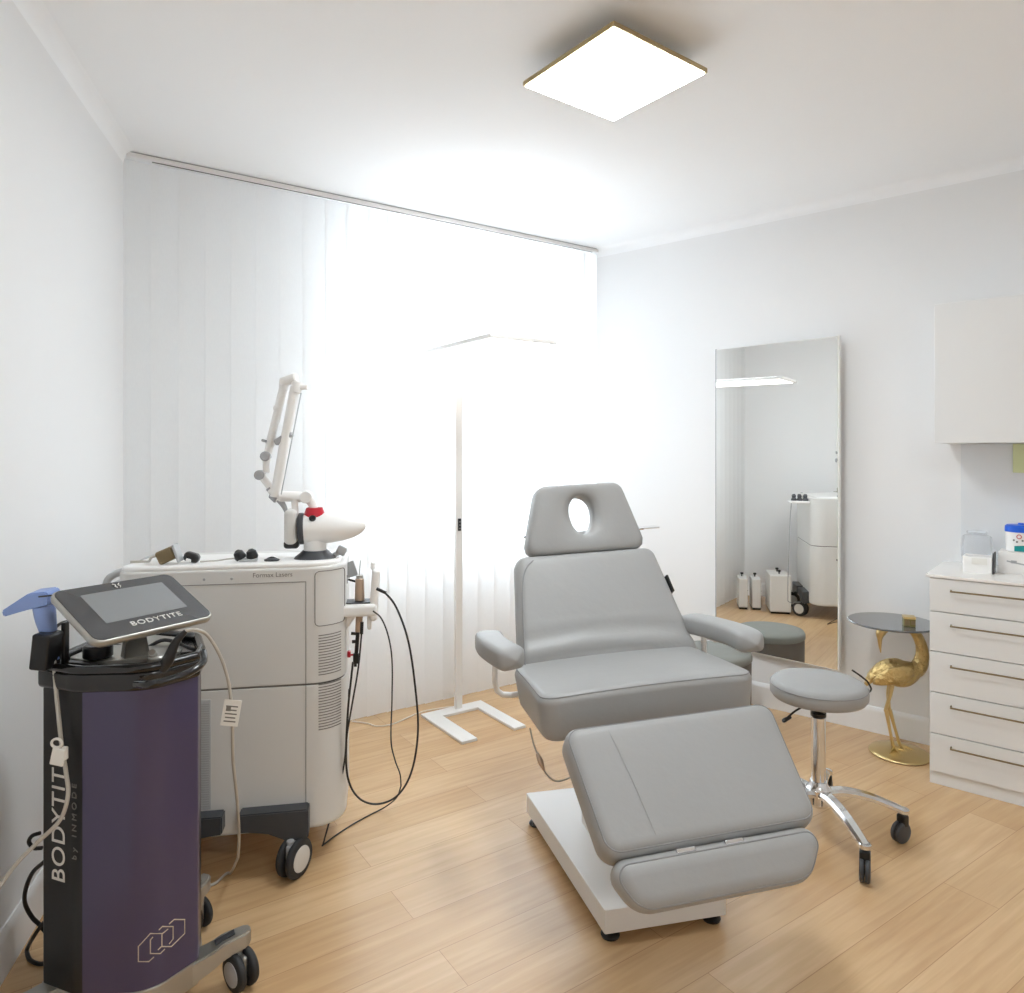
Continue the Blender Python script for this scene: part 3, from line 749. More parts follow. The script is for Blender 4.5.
wrap(bm, -110, 10, lambda t: .004, lambda t: .026+.014*t, .0553); obj('label_band', bm, 'teal', tub, label='teal label band')
bm = NB()
for (a0, z) in ((-92, .066),):
    c = Vector((.0558*math.cos(R_(a0)), .0558*math.sin(R_(a0)), z)); X = T(*c) @ RZ(a0+90) @ RX(90); tube(bm, [(.008*math.cos(k*PI/8), .008*math.sin(k*PI/8), 0) for k in range(16)], .0015, 6, 0, True, X)
obj('printed_ring', bm, 'red', tub, label='small red printed ring')
bm = NB()
for (a0, z) in ((-112, .05), (-100, .044), (-80, .050)): c = Vector((.0556*math.cos(R_(a0)), .0556*math.sin(R_(a0)), z)); rbox(bm, (.007, .0008, .007), T(*c) @ RZ(a0+90), .0003, 1)
obj('printed_marks', bm, 'ink', tub)
p = on_top(1031, .02, 1.30)
pg = obj('paper_note', None or (lambda b: (rbox(b, (.13, .012, .128), T(0, 0, .064), .002), b)[1])(NB()), 'pale_green', None, loc=p, rotz=CA); tag(pg, 'pale green note hanging below the wall cabinet', 'note')

# ------------------------------------------------------------------ floor lamp
PW = math.atan2(bd.y, bd.x)
fl = thing('floor_lamp', 'white LED floor lamp with square-bracket base in front of the blinds', 'floor lamp', (-.300, 3.83, 0), PW)
# local: x along the blinds, y toward the window
bm = NB(); rbox(bm, (.37, .085, .014), T(-.02, -.025, .007), .002); rbox(bm, (.085, .35, .014), T(-.1625, -.240, .007), .002); rbox(bm, (.07, .35, .014), T(.130, -.240, .007), .002); obj('base', bm, 'white_metal', fl, label='flat white U-shaped base')
bm = NB(); rbox(bm, (.040, .022, 1.892), T(0, -.02, .954), .003); obj('pole', bm, 'white_metal', fl, label='square white pole')
bm = NB(); rbox(bm, (.018, .008, .066), T(0, -.034, 1.00), .002); sw_ = obj('switch_panel', bm, 'black', fl, label='small black touch switch')
for k in range(3): bm = NB(); cyl(bm, .003, (0, -.038, .98+.018*k), (0, -.0392, .98+.018*k), 10); obj('button', bm, 'silver', sw_)
bm = NB(); rbox(bm, (.377, .68, .018), T(-.031, -.345, 1.909) , .003); hd_ = obj('lamp_head', bm, 'white_metal', fl, label='flat white lamp head')
bm = NB(); rbox(bm, (.33, .63, .004), T(-.031, -.345, 1.899), .001, 1); obj('light_panel', bm, 'lamp_soft', hd_, label='soft glowing panel')
bm = NB(); rbox(bm, (.30, .58, .004), T(-.031, -.345, 1.9205), .001, 1); obj('uplight_panel', bm, 'uplight', hd_, label='upward glowing panel added to brighten the ceiling')  # extra emitter added on top of the head to brighten the ceiling
bm = NB(); fp = [Vector(((x-512)/FPX*994/(y-450), 994/(y-450), .004)) for (x, y) in ((457, 707), (440, 709), (420, 713), (395, 724), (378, 727), (367, 724), (352, 722))]
tube(bm, [inv(fl, p) for p in fp], .0035, 8, 6); obj('power_cord', bm, 'white_cable', fl, label='cream power cord on the floor')

# ------------------------------------------------------------------ laser unit
las = thing('laser_unit', 'large white medical laser cabinet on castors with articulated arm', 'medical device', (-.959, 2.553, 0), R_(10.3))
HX, HY = .36, .21
lo_ = dens(rpoly([(-HX, -HY), (HX, -HY), (HX, HY), (-HX, HY)], [.05, .11, .11, .05], 10), .04)
bm = NB(); slab(bm, lo_, .12, .607, .004, 2, rb=.02); obj('lower_housing', bm, 'white_plastic', las, sharp=50)
bm = NB(); slab(bm, lo_, .613, 1.006, .010, 4, rb=.004); up = obj('upper_housing', bm, 'white_plastic', las, sharp=50)
bm = NB(); slab(bm, [(p[0]*.985, p[1]*.975) for p in lo_], .60, .62, .001, 1); obj('seam_band', bm, 'seam', las, label='dark seam between the housings')
bm = NB(); slab(bm, dens(rpoly([(-HX+.006, -HY+.004), (HX-.02, -HY+.004), (HX-.02, HY-.012), (-HX+.006, HY-.012)], [.045, .10, .09, .045], 8), .05), 1.000, 1.022, .010, 4, warp=lambda v: (v[0], v[1], v[2]-.018*(v[1]+.2)/.4)); tp = obj('top_cover', bm, 'white_bright', las, sharp=50)
# front seams and details
bm = NB()
for p_, q_ in (((-.33, -.2105, .957), (.232, -.2105, .957)), ((.232, -.2105, .13), (.232, -.2105, .957))): tube(bm, [p_, q_], .0012, 6, 0)
obj('panel_seam', bm, 'seam', las)
for x in (-.090, -.004): bm = NB(); cyl(bm, .0045, (x, -.2095, .975), (x, -.213, .975), 14, bev=.001); obj('screw', bm, 'grey_plastic', las)
text(las, 'Formax Lasers', .0215, T(.125, -.2102, .983) @ RX(90), 'ink')
# ventilation slits round the right front corner
def edge_pt(s, off=0.0):
    # s: angle around the right front corner, centre of the rounding
    cx, cy, r = HX-.11, -HY+.11, .11+off; a = R_(-90+s); return (cx+r*math.cos(a), cy+r*math.sin(a))
for grp_, (z0, n_) in (('upper', (.640, 15)), ('lower', (.455, 17))):
    bm = NB()
    for k in range(n_):
        z = z0+.0095*k; tube(bm, [(*edge_pt(s, .0002), z) for s in (12, 24, 36, 48, 58)], .0017, 6, 0)
    obj('vent_slits', bm, 'seam', las, label='stack of fine horizontal ventilation slits')
# front grille on the lower panel
bm = NB(); rbox(bm, (.075, .004, .36), T(-.107, -.2105, .40), .001, 1); gr = obj('side_grille', bm, 'grey_light', las, label='pale perforated grille')
bm = NB()
for k in range(44): rbox(bm, (.066, .002, .0028), T(-.107, -.2130, .232+.0078*k), .0005, 1)
obj('grille_slots', bm, 'grey_plastic', gr)
# handle at the left end
bm = NB(); tube(bm, [(-HX+.12, -.165, 1.005), (-HX+.02, -.165, 1.003), (-HX-.03, -.16, .985), (-HX-.045, -.155, .955), (-HX-.04, -.10, .945), (-HX-.04, .10, .945), (-HX-.045, .155, .955), (-HX-.03, .16, .985), (-HX+.02, .165, 1.003)], .012, 12, 6)
obj('push_handle', bm, 'grey_light', las, label='grey push handle wrapping the left end')
# legs and castors
def castor(parent, x, y, rw, gap, ax, wheel='rubber', hub='hub', zt=None, fork='grey_plastic', ww=.022):
    zt = zt or rw*2+.02; X = T(x, y, 0) @ RZ(ax)
    b = NB(); tube(b, [X @ Vector((0, .0, zt)), X @ Vector((0, 0, rw*1.65))], .012, 12, 0)
    rbox(b, (gap-.004, rw*1.1, rw*1.2), X @ T(0, rw*.25, rw*1.25), rw*.25); c = obj('castor_fork', b, fork, parent)
    for s in (-1, 1):
        b = NB(); lathe(b, [(0, -ww/2), (rw*.72, -ww/2), (rw*.93, -ww*.42), (rw, -ww*.2), (rw, ww*.2), (rw*.93, ww*.42), (rw*.72, ww/2), (0, ww/2)], 40, X @ T(s*(gap/2+ww/2-.002), rw*.30, rw) @ RY(90)); wl = obj('castor_wheel', b, wheel, c, sharp=45)
        b = NB(); lathe(b, [(0, 0), (rw*.66, 0), (rw*.64, .003), (rw*.3, .005), (0, .005)], 36, X @ T(s*(gap/2+ww-.003), rw*.30, rw) @ RY(90*s)); obj('wheel_hub', b, hub, wl, label='pale round wheel hub')
    return c
for (sx, sy) in ((1, -1), (-1, -1), (1, 1), (-1, 1)):
    bm = NB(); pts = [(-.02, .215), (.17, .215), (.20, .205), (.225, .185), (.262, .185), (.262, .205+.01), (.275, .205), (.275, .130), (.262, .118), (.215, .118), (.185, .130), (.160, .148), (.13, .155), (-.02, .155)]
    pts = [(.055, .215), (.272, .215), (.275, .21), (.275, .122), (.268, .116), (.205, .116), (.178, .132), (.150, .150), (.12, .156), (.055, .156)]
    X = T(0, sy*.205, 0) @ RX(90) @ Matrix.Diagonal((1, 1, 1, 1))
    y0 = sy*.205; y1 = sy*.262
    vs = []; 
    for y in (y0, y1):
        for (x, z) in pts: vs.append((sx*(x-.03), y, z))
    k = len(pts); add(bm, vs, [tuple(range(k)), tuple(range(k, 2*k))]+[(i, (i+1) % k, (i+1) % k+k, i+k) for i in range(k)])
    bmesh.ops.bevel(bm, geom=bm.edges[:], offset=.004, segments=2, affect='EDGES')
    lg = obj('castor_bracket', bm, 'dark_plastic', las, label='dark grey castor bracket')
    castor(lg, sx*.190, sy*.262-.012, .062, .020, {(1, -1): -32, (-1, -1): -30, (1, 1): 35, (-1, 1): 10}[(sx, sy)], zt=.125)
# articulated arm (numbers: x offset and height above the arm's foot)
AX, AY = .25, -.08
bm = NB(); lathe(bm, [(0, 1.005), (.070, 1.005), (.073, 1.016), (.068, 1.024), (.052, 1.036), (.042, 1.046), (0, 1.046)], 40, T(AX, AY, 0)); arm = obj('arm_foot', bm, 'dark_plastic', las, label='dark conical arm foot')
bm = NB(); cyl(bm, .039, (AX, AY, 1.040), (AX, AY, 1.12), 32); obj('arm_neck', bm, 'white_bright', las)
bm = NB(); lathe(bm, [(0, -.040), (.050, -.040), (.055, -.03), (.056, .0), (.055, .03), (.053, .06), (.0495, .09), (.044, .115), (.037, .137), (.029, .154), (.020, .167), (.010, .175), (0, .178)], 36, T(AX, AY, 1.122) @ RY(88)); obj('arm_pod', bm, 'white_bright', las, label='white teardrop counterweight pod', sharp=60)
bm = NB(); lathe(bm, [(0, -.056), (.053, -.056), (.056, -.05), (.056, -.040), (.053, -.036), (0, -.036)], 32, T(AX, AY, 1.124) @ RY(88)); obj('pod_ring', bm, 'dark_plastic', las, label='dark ring on the pod')
bm = NB(); rbox(bm, (.045, .085, .125), T(AX-.080, AY, 1.130), .018, 3); obj('pod_cap', bm, 'white_plastic', las)
bm = NB(); rbox(bm, (.052, .070, .030), T(AX-.078, AY, 1.070), .012, 3); obj('pod_foot', bm, 'black', las)
bm = NB(); cyl(bm, .012, (AX-.005, AY-.038, 1.158), (AX-.005, AY-.046, 1.166), 20, bev=.003); obj('pod_button', bm, 'black', las)
bm = NB(); lathe(bm, [(0, 1.165), (.038, 1.165), (.037, 1.172), (.028, 1.196), (0, 1.196)], 32, T(AX-.002, AY, 0)); obj('red_collar', bm, 'red', las, label='bright red collar')
bm = NB(); tube(bm, [(AX-.005, AY, 1.19), (AX-.008, AY, 1.205), (AX-.03, AY, 1.232), (AX-.06, AY, 1.234)], .015, 14, 5); cyl(bm, .019, (AX-.045, AY, 1.234), (AX-.125, AY+.0, 1.238), 24, bev=.004)
cyl(bm, .012, (AX-.065, AY-.005, 1.16), (AX-.07, AY-.005, 1.23), 16); cyl(bm, .022, (AX-.030, AY-.024, 1.234), (AX-.030, AY+.024, 1.234), 20, bev=.003); obj('arm_elbow', bm, 'white_bright', las)
def apt(dx, z, dy=0): return Vector((AX+dx, AY+dy, z))
bm = NB(); cyl(bm, .0185, apt(-.135, 1.235), apt(-.105, 1.42), 20, r2=.0175); cyl(bm, .0165, apt(-.105, 1.42), apt(-.068, 1.625), 20, bev=.001); lo_arm = obj('lower_arm_tube', bm, 'white_bright', las)
bm = NB(); tube(bm, [apt(-.112, 1.245, -.024), apt(-.045, 1.60, -.024)], .0022, 6, 0); obj('arm_rod', bm, 'grey_light', lo_arm)
bm = NB(); cyl(bm, .019, apt(-.066, 1.60), apt(-.060, 1.642), 20, bev=.004); rbox(bm, (.055, .03, .016), T(*apt(-.052, 1.622)), .004)
cyl(bm, .017, apt(-.118, 1.64, .03), apt(-.062, 1.656, .0), 20, bev=.004); cyl(bm, .017, apt(-.112, 1.61, .03), apt(-.108, 1.655, .03), 20, bev=.004); obj('arm_top_joint', bm, 'white_bright', las)
bm = NB(); cyl(bm, .0150, apt(-.110, 1.63, .03), apt(-.160, 1.41, .03), 20, bev=.001); cyl(bm, .017, apt(-.128, 1.555, .03), apt(-.132, 1.54, .03), 20, bev=.002); obj('upper_arm_tube', bm, 'white_bright', las)
bm = NB(); rbox(bm, (.068, .05, .022), T(*apt(-.108, 1.442, .014)) @ RY(-32), .006); cyl(bm, .005, apt(-.168, 1.43, .03), apt(-.178, 1.434, .0), 10); obj('arm_clamp', bm, 'grey_plastic', las, label='grey clamp joining both tubes')
bm = NB()
for (dx, z) in ((-.170, 1.378), (-.190, 1.312)): cyl(bm, .017, apt(dx, z, -.004), apt(dx, z, .045), 22, bev=.004)
obj('arm_joint', bm, 'grey_plastic', las, label='grey wrist joints')
bm = NB(); cyl(bm, .014, apt(-.160, 1.415, .03), apt(-.170, 1.36, .03), 18); cyl(bm, .012, apt(-.170, 1.37, .025), apt(-.168, 1.32, .02), 16); cyl(bm, .014, apt(-.188, 1.315, .02), apt(-.150, 1.262, .02), 18, bev=.003); cyl(bm, .015, apt(-.155, 1.262, .02), apt(-.120, 1.225, .01), 18, bev=.003)
obj('arm_wrist', bm, 'white_bright', las)
bm = NB(); cyl(bm, .0145, apt(-.158, 1.268, .02), apt(-.150, 1.257, .02), 18); tube(bm, [apt(-.125, 1.228, .01), apt(-.105, 1.20, .0), apt(-.092, 1.165, -.005)], [.012, .009, .004], 12, 5); cyl(bm, .017, apt(-.150, 1.245, .018), apt(-.128, 1.225, .012), 18, bev=.003); obj('hand_piece_tip', bm, 'grey_plastic', las, label='grey arm tip')
# bits on top
bm = NB(); cyl(bm, .016, (.355, -.06, 1.03), (.325, -.06, 1.045), 18, bev=.004); cyl(bm, .009, (.30, -.06, 1.015), (.35, -.06, 1.04), 12); obj('side_knob', bm, 'grey_light', las)
# right-end holder: moulded console, tray and paddle
bm = NB(); o_ = rpoly([(0, 0), (.11, 0), (.11, .185), (0, .185)], .014, 4); c_pts = []
for (u_, v_) in dens(o_, .02):
    s = u_/.11*66+6; e_ = edge_pt(s, .0008) if s > 0 else (HX-.11+.11*math.sin(R_(s))*1.2, -HY-.0008); c_pts.append((e_[0], e_[1], .805+v_))
tube(bm, c_pts, .0014, 6, 0, True); obj('console_outline', bm, 'seam', las, label='rounded console panel outline')
bm = NB(); rbox(bm, (.20, .115, .042), T(.365, -.085, .835), .012, 3); rbox(bm, (.06, .08, .10), T(.345, -.06, .79) @ RY(35), .015, 3); tr = obj('handpiece_tray', bm, 'white_bright', las, label='white handpiece tray at the right end')
bm = NB(); slab(bm, rpoly([(-.05, -.035), (.05, -.035), (.05, .035), (-.05, .035)], .015, 4), .8565, .861, .001, 1, X=T(.405, -.085, 0)); obj('tray_mat', bm, 'dark_plastic', tr, label='dark rubber mat on the tray')
bm = NB(); rbox(bm, (.030, .085, .185), T(.458, -.085, .885) @ RY(4), .014, 3, 2); rbox(bm, (.016, .05, .05), T(.44, -.085, .785), .006, 2); rbox(bm, (.018, .03, .03), T(.452, -.085, .985), .008, 2); obj('paddle', bm, 'white_bright', tr, label='white upright paddle')
bm = NB(); cyl(bm, .0175, (.405, -.085, .860), (.405, -.085, .942), 24, bev=.004, r2=.015); hp = obj('fibre_handpiece', bm, 'tan', las, label='tan metal handpiece standing in the tray')
bm = NB(); cyl(bm, .011, (.400, -.085, .75), (.405, -.085, .815), 16, r2=.013); obj('fibre_ferrule', bm, 'tan', las)
bm = NB(); cyl(bm, .0125, (.405, -.085, .940), (.405, -.085, .952), 20); tube(bm, [(.403, -.085, .95), (.408, -.085, 1.005)], .0018, 6, 0); obj('handpiece_cap', bm, 'silver', hp)
bm = NB(); tube(bm, [(.365, -.07, .935), (.405, -.085, .925)], .004, 8, 0); rbox(bm, (.014, .02, .03), T(.355, -.065, .935), .003); obj('cable_clip', bm, 'black', las)
bm = NB(); rbox(bm, (.04, .004, .055), T(.372, -.03, .965) @ RZ(-20) @ RY(-20), .001, 1); obj('clear_tab', bm, 'grey_light', las)
bm = NB(); cyl(bm, .007, (.399, -.085, .755), (.392, -.085, .655), 12); rbox(bm, (.02, .018, .036), T(.392, -.085, .655), .003); cyl(bm, .0055, (.375, -.085, .745), (.40, -.085, .742), 10); cyl(bm, .006, (.378, -.085, .715), (.398, -.085, .715), 10); cyl(bm, .007, (.385, -.085, .632), (.395, -.085, .632), 10); obj('fibre_connector', bm, 'black', las, label='black fibre connectors under the tray')
bm = NB(); rbox(bm, (.012, .02, .022), T(.368, -.085, .672), .003); cyl(bm, .0035, (.37, -.085, .668), (.39, -.085, .668), 8); obj('red_valve', bm, 'red', las, label='small red valve')
def cable(parent, pts, r, m, name='cable', lab=None):
    b = NB(); tube(b, [inv(parent, pix(*p)) for p in pts], r, 8, 8); return obj(name, b, m, parent, label=lab)
cable(las, [(377, 589, 2.44), (384, 592, 2.44), (396, 607, 2.45), (408, 640, 2.46), (415, 685, 2.48), (418, 730, 2.5), (412, 770, 2.5), (398, 795, 2.5), (378, 804, 2.5), (360, 799, 2.48), (349, 782, 2.47), (346, 755, 2.46), (348, 710, 2.45), (351, 680, 2.44), (353, 662, 2.44)], .0036, 'black_cable', lab='black fibre cable hanging in a wide loop')
bm = NB(); tube(bm, [inv(las, pix(376.5, 588.6, 2.44)), inv(las, pix(386, 593, 2.44))], .0055, 10, 0); obj('cable_sleeve', bm, 'black', las)
cable(las, [(373, 611, 2.45), (381, 618, 2.46), (388, 635, 2.47), (392, 660, 2.5), (392, 700, 2.52), (391, 740, 2.56), (395, 760, 2.6), (400, 774, 2.64), (401, 786, 2.66)], .0026, 'black_cable', lab='thin grey cable looping to the floor')
fpp = [(401, 786), (394, 799), (378, 812), (355, 824), (335, 837), (322, 847)]
bm = NB(); tube(bm, [inv(las, pix(401, 786, 2.66)), inv(las, pix(397, 797, 2.68)), inv(las, pix(388, 805, 2.74))]+[inv(las, Vector(((x-512)/FPX*994/(y-450), 994/(y-450), .004))) for (x, y) in fpp[2:]], .0026, 8, 8); obj('cable', bm, 'black_cable', las)
cable(las, [(362, 624, 2.44), (361, 640, 2.44), (358, 670, 2.44), (352, 705, 2.45), (347, 735, 2.46), (344, 765, 2.47), (337, 795, 2.48), (327, 830, 2.49), (323, 845, 2.50)], .0030, 'black_cable', lab='black cable running down to the floor')
bm = NB(); tube(bm, [inv(las, pix(362, 622, 2.44)), inv(las, pix(361.5, 634, 2.44))], .006, 10, 0); obj('cable_sleeve', bm, 'black', las)
# rear shelf with dark handpieces (seen in the mirror)
bm = NB(); rbox(bm, (.16, .15, .018), T(.22, .285, .965), .006, 2); sh = obj('rear_shelf', bm, 'white_bright', las, label='small white shelf on the window side')
for k in range(3):
    bm = NB(); lathe(bm, [(0, .975), (.022, .975), (.024, .985), (.014, 1.0), (.018, 1.015), (.010, 1.03), (0, 1.03)], 18, T(.22, .235+.045*k, 0)); obj('nozzle', bm, 'dark_plastic', sh)
bm = NB(); tube(bm, [(.25, .35, .955), (.25, .36, .8), (.25, .37, .5), (.26, .38, .2), (.27, .37, .13), (.2, .26, .12)], .004, 8, 6); obj('cable', bm, 'grey_plastic', las)
bm = NB(); rbox(bm, (.012, .05, .018), T(.352, -.0, .46) @ RX(20), .002); rbox(bm, (.012, .03, .012), T(.356, .01, .50) @ RX(40), .002); obj('socket_plate', bm, 'dark_plastic', las)

# things lying on the laser's top
def on_las(x, y): v = Matrix.Translation(las.location) @ Matrix.Rotation(las.rotation_euler.z, 4, 'Z') @ Vector((x, y, 1.0225-.018*(y+.2)/.4)); return v
g = thing('protective_goggles', 'bronze mirrored goggles lying on the left of the laser top', 'goggles', on_las(-.212, -.14), R_(10))
bm = NB(); rbox(bm, (.055, .052, .045), T(-.012, 0, .0285) @ RY(-24) , .008, 2); obj('goggle_body', bm, 'bronze', g, label='bronze tinted shell')
bm = NB(); rbox(bm, (.008, .058, .062), T(.022, 0, .036) @ RY(-18), .003); obj('goggle_lens', bm, 'grey_light', g, label='pale lens edge')
bm = NB(); tube(bm, [(-.035, 0, .03), (-.06, 0, .022), (-.075, .02, .006), (-.10, .03, .005), (-.135, .03, .004)], .004, 8, 6); obj('strap', bm, 'beige_cable', g, label='beige strap trailing left')
g2 = thing('goggles', 'small black safety goggles right beside the bronze ones', 'goggles', on_las(-.160, -.13), R_(10))
bm = NB(); rbox(bm, (.05, .04, .032), T(.012, 0, .0185) @ RY(18), .013, 3); obj('goggle_frame', bm, 'black', g2)
bm = NB(); rbox(bm, (.018, .042, .012), T(.006, 0, .012) @ RY(18), .004, 2); obj('goggle_band', bm, 'white_bright', g2)
g3 = thing('goggles', 'black and white goggles alone in the middle of the laser top', 'goggles', on_las(.030, -.13), R_(14))
bm = NB()
for s in (-1, 1): lathe(bm, [(0, 0), (.017, 0), (.020, .008), (.016, .026), (.006, .034), (0, .035)], 20, T(s*.018, 0, .0005) @ RY(s*8-20))
bmesh.ops.translate(bm, verts=bm.verts, vec=(0, 0, .008)); obj('eye_cups', bm, 'black', g3)
bm = NB(); rbox(bm, (.06, .034, .009), T(.004, 0, .0048), .003); obj('nose_bridge', bm, 'grey_light', g3)
bm = NB(); tube(bm, [(-.02, 0, .012), (-.06, 0, .010), (-.10, .01, .004), (-.15, .0, .004)], .0025, 8, 6); obj('goggle_strap', bm, 'beige_cable', g3)
g4 = thing('eye_shield', 'flat black eye shield lying left of the laser arm foot', 'eye shield', on_las(.112, -.14), R_(10))
bm = NB(); lathe(bm, [(0, 0), (.02, 0), (.022, .005), (.012, .010), (0, .011)], 24, Matrix.Diagonal((1.2, .9, 1, 1))); obj('shield', bm, 'dark_plastic', g4)
bm = NB(); tube(bm, [(-.016, 0, .008), (.0, 0, .013), (.016, 0, .008)], .002, 8, 4); obj('shield_handle', bm, 'black', g4)

# ------------------------------------------------------------------ cases behind the laser (seen in the mirror)
def case(x, y, rz, w_, d_, h_, lab, name='white_case', knobs=2):
    t = thing(name, lab, 'case', (x, y, 0), R_(rz), 'white cases by the blinds')
    b = NB(); rbox(b, (w_, d_, h_-.018), T(0, 0, .018+(h_-.018)/2), .008, 2); obj('shell', b, 'white_plastic', t)
    b = NB(); rbox(b, (w_*.9, d_*.9, .02), T(0, 0, .010), .002); obj('plinth', b, 'black', t)
    for k in range(knobs):
        b = NB(); cyl(b, .006, (-w_*.2+k*w_*.4, 0, h_), (-w_*.2+k*w_*.4, 0, h_+.02), 10); cyl(b, .014, (-w_*.2+k*w_*.4, 0, h_+.018), (-w_*.2+k*w_*.4, 0, h_+.034), 14, bev=.003); obj('knob', b, 'black', t)
    b = NB(); rbox(b, (w_+.002, .004, .006), T(0, -d_/2, h_*.62), .001, 1); obj('shell_seam', b, 'seam', t)
case(-1.02, 2.97, 10, .30, .17, .33, 'largest white case on the floor behind the white laser cabinet')
case(-1.12, 3.135, 10, .20, .075, .27, 'narrow white case beside the largest one', knobs=1)
case(-1.14, 3.245, 10, .20, .075, .27, 'narrow white case nearest the blinds', knobs=1)

# ------------------------------------------------------------------ purple device
dev = thing('treatment_console', 'tall black and purple treatment console with tilted touchscreen on castors', 'medical device', (-.97, 1.85, 0), 0)
raw = [(-1.140, 1.716), (-1.027, 1.673), (-.86, 1.687), (-.793, 1.795), (-.812, 1.86), (-.875, 1.98), (-1.03, 2.03), (-1.13, 1.90)]
raw = [(x+.97, y-1.85) for x, y in raw]
ol = dens(rpoly(raw, [.012, .10, .10, .012, .03, .05, .05, .03], 7), .02)
def sc(o, k): return [Vector((p[0]*k, p[1]*k)) for p in o]
bm = NB(); slab(bm, sc(ol, .985), .110, .835, .003, 2); body = obj('column_body', bm, 'black', dev, label='matt black column', sharp=50)
# purple front shell: strip along the outline between two bearings
def strip(o, x_from, x_to, z0, z1, off=0):
    pts = [p for p in o if p.y < .0 and x_from <= p.x <= x_to and p.y < -.0]
    pts.sort(key=lambda p: p.x); return pts
fpo = dens(rpoly(raw, [.012, .10, .10, .012, .03, .05, .05, .03], 10), .008)
i0 = next(i for i, p in enumerate(fpo) if p.y < -.12 and p.x > -.045); i1 = next(i for i, p in enumerate(fpo) if i > i0 and p.x > .12 and p.y > -.035)
fpn = fpo[i0:i1+1]
bm = NB(); vs = []; n = len(fpn)
for z in (.114, .838):
    for p in fpn: vs.append((p.x, p.y, z))
for z in (.114, .838):
    for p in fpn: vs.append((p.x*.97, p.y*.97, z))
fs = [(i, i+1, n+i+1, n+i) for i in range(n-1)]+[(2*n+i, 2*n+i+1, 3*n+i+1, 3*n+i) for i in range(n-1)]+[(i, i+1, 2*n+i+1, 2*n+i) for i in range(n-1)]+[(n+i, n+i+1, 3*n+i+1, 3*n+i) for i in range(n-1)]+[(0, n, 3*n, 2*n), (n-1, 2*n-1, 4*n-1, 3*n-1)]
add(bm, vs, fs); pn = obj('front_panel', bm, 'purple', dev, label='glossy dark purple front shell', sharp=50)
# base ring
bm = NB(); slab(bm, sc(ol, 1.0), .050, .112, .004, 2); obj('base_ring', bm, 'silver', dev, label='silver base ring', sharp=50)
# cap / tray
bm = NB(); slab(bm, sc(ol, 1.035), .826, .872, .008, 3, rb=.012); cap = obj('top_cap', bm, 'black_gloss', dev, label='glossy black top tray', sharp=50)
bm = NB(); rim = [(p.x*.985, p.y*.985, .880) for p in ol]; tube(bm, rim, .011, 10, 0, True); obj('tray_rim', bm, 'black_gloss', cap)
bm = NB(); slab(bm, sc(ol, .72), .870, .880, .002, 1, X=T(-.02, .03, 0)); obj('tray_plate', bm, 'silver', cap, label='silver plate in the tray')
bm = NB(); tube(bm, [inv(dev, pix(*p)) for p in ((136, 684, 1.645), (150, 684, 1.625), (172, 679, 1.645), (192, 671, 1.68), (203, 662, 1.72), (203, 652, 1.75))], .009, 10, 6); obj('grab_bar', bm, 'black_gloss', cap, label='black grab bar along the tray front')
bm = NB(); cyl(bm, .034, inv(dev, (-1.035, 1.775, .882)), inv(dev, (-1.035, 1.775, .915)), 28, bev=.004); obj('round_cup', bm, 'black', cap)
bm = NB(); cyl(bm, .020, inv(dev, (-.87, 1.735, .88)), inv(dev, (-.87, 1.735, .898)), 20, bev=.003); cyl(bm, .010, inv(dev, (-.875, 1.735, .895)), inv(dev, (-.872, 1.72, .91)), 12, bev=.002); obj('connector_socket', bm, 'silver', cap)
bm = NB(); tube(bm, [inv(dev, pix(*p)) for p in ((80, 655, 1.85), (110, 645, 1.9), (140, 650, 1.88), (165, 640, 1.9), (195, 650, 1.86))], .005, 8, 6); tube(bm, [inv(dev, pix(*p)) for p in ((150, 668, 1.75), (170, 662, 1.78), (190, 660, 1.80))], .006, 8, 6); obj('coiled_lead', bm, 'black', cap)
# prong holding the tagged cable
bm = NB(); tube(bm, [inv(dev, pix(*p)) for p in ((160, 672, 1.72), (168, 660, 1.72), (176, 642, 1.73), (186, 631, 1.74))], [.012, .014, .010, .006], 12, 5); obj('cable_prong', bm, 'black', dev, label='black prong holding the tagged cable')
# screen
XS = T(-.931+.97, 1.76-1.85, 1.018) @ RZ(61.5) @ RY(.7) @ RX(27.3)
SW, SH = .318, .212
def rr(w_, h_, r, s=6): return rpoly([(-w_/2, -h_/2), (w_/2, -h_/2), (w_/2, h_/2), (-w_/2, h_/2)], r, s)
bm = NB(); slab(bm, rr(SW, SH, .026), -.022, -.001, .006, 3, X=XS, rb=.010); scn = obj('touchscreen', bm, 'silver', dev, label='silver-rimmed tilted touchscreen', sharp=50)
bm = NB(); slab(bm, rr(SW-.010, SH-.010, .022), -.003, .0006, .0008, 1, X=XS); obj('bezel', bm, 'screen_bezel', scn, label='dark glass bezel')
bm = NB(); slab(bm, rr(.215, .118, .002, 1), .0, .0012, .0003, 1, X=XS @ T(.004, .010, 0)); obj('display', bm, 'screen', scn, label='grey blank display')
text(scn, 'BODYTITE', .0225, XS @ T(.012, -.070, .0012), 'print_white', sx=1.15, sp=1.15)
bm = NB()
for s in (-1, 1): tube(bm, [(s*.009, .008, 0), (s*.003, .002, 0), (s*.007, -.003, 0), (s*.003, -.009, 0)], .0013, 6, 4, X=XS @ T(-.004, .083, .001))
obj('maker_mark', bm, 'print_white', scn, label='small white mark above the display')
bm = NB(); a0 = Vector((-.955+.97, 1.80-1.85, .878)); a1 = XS @ Vector((-.01, -.02, -.022)); d_ = (a1-a0)
vs = [];
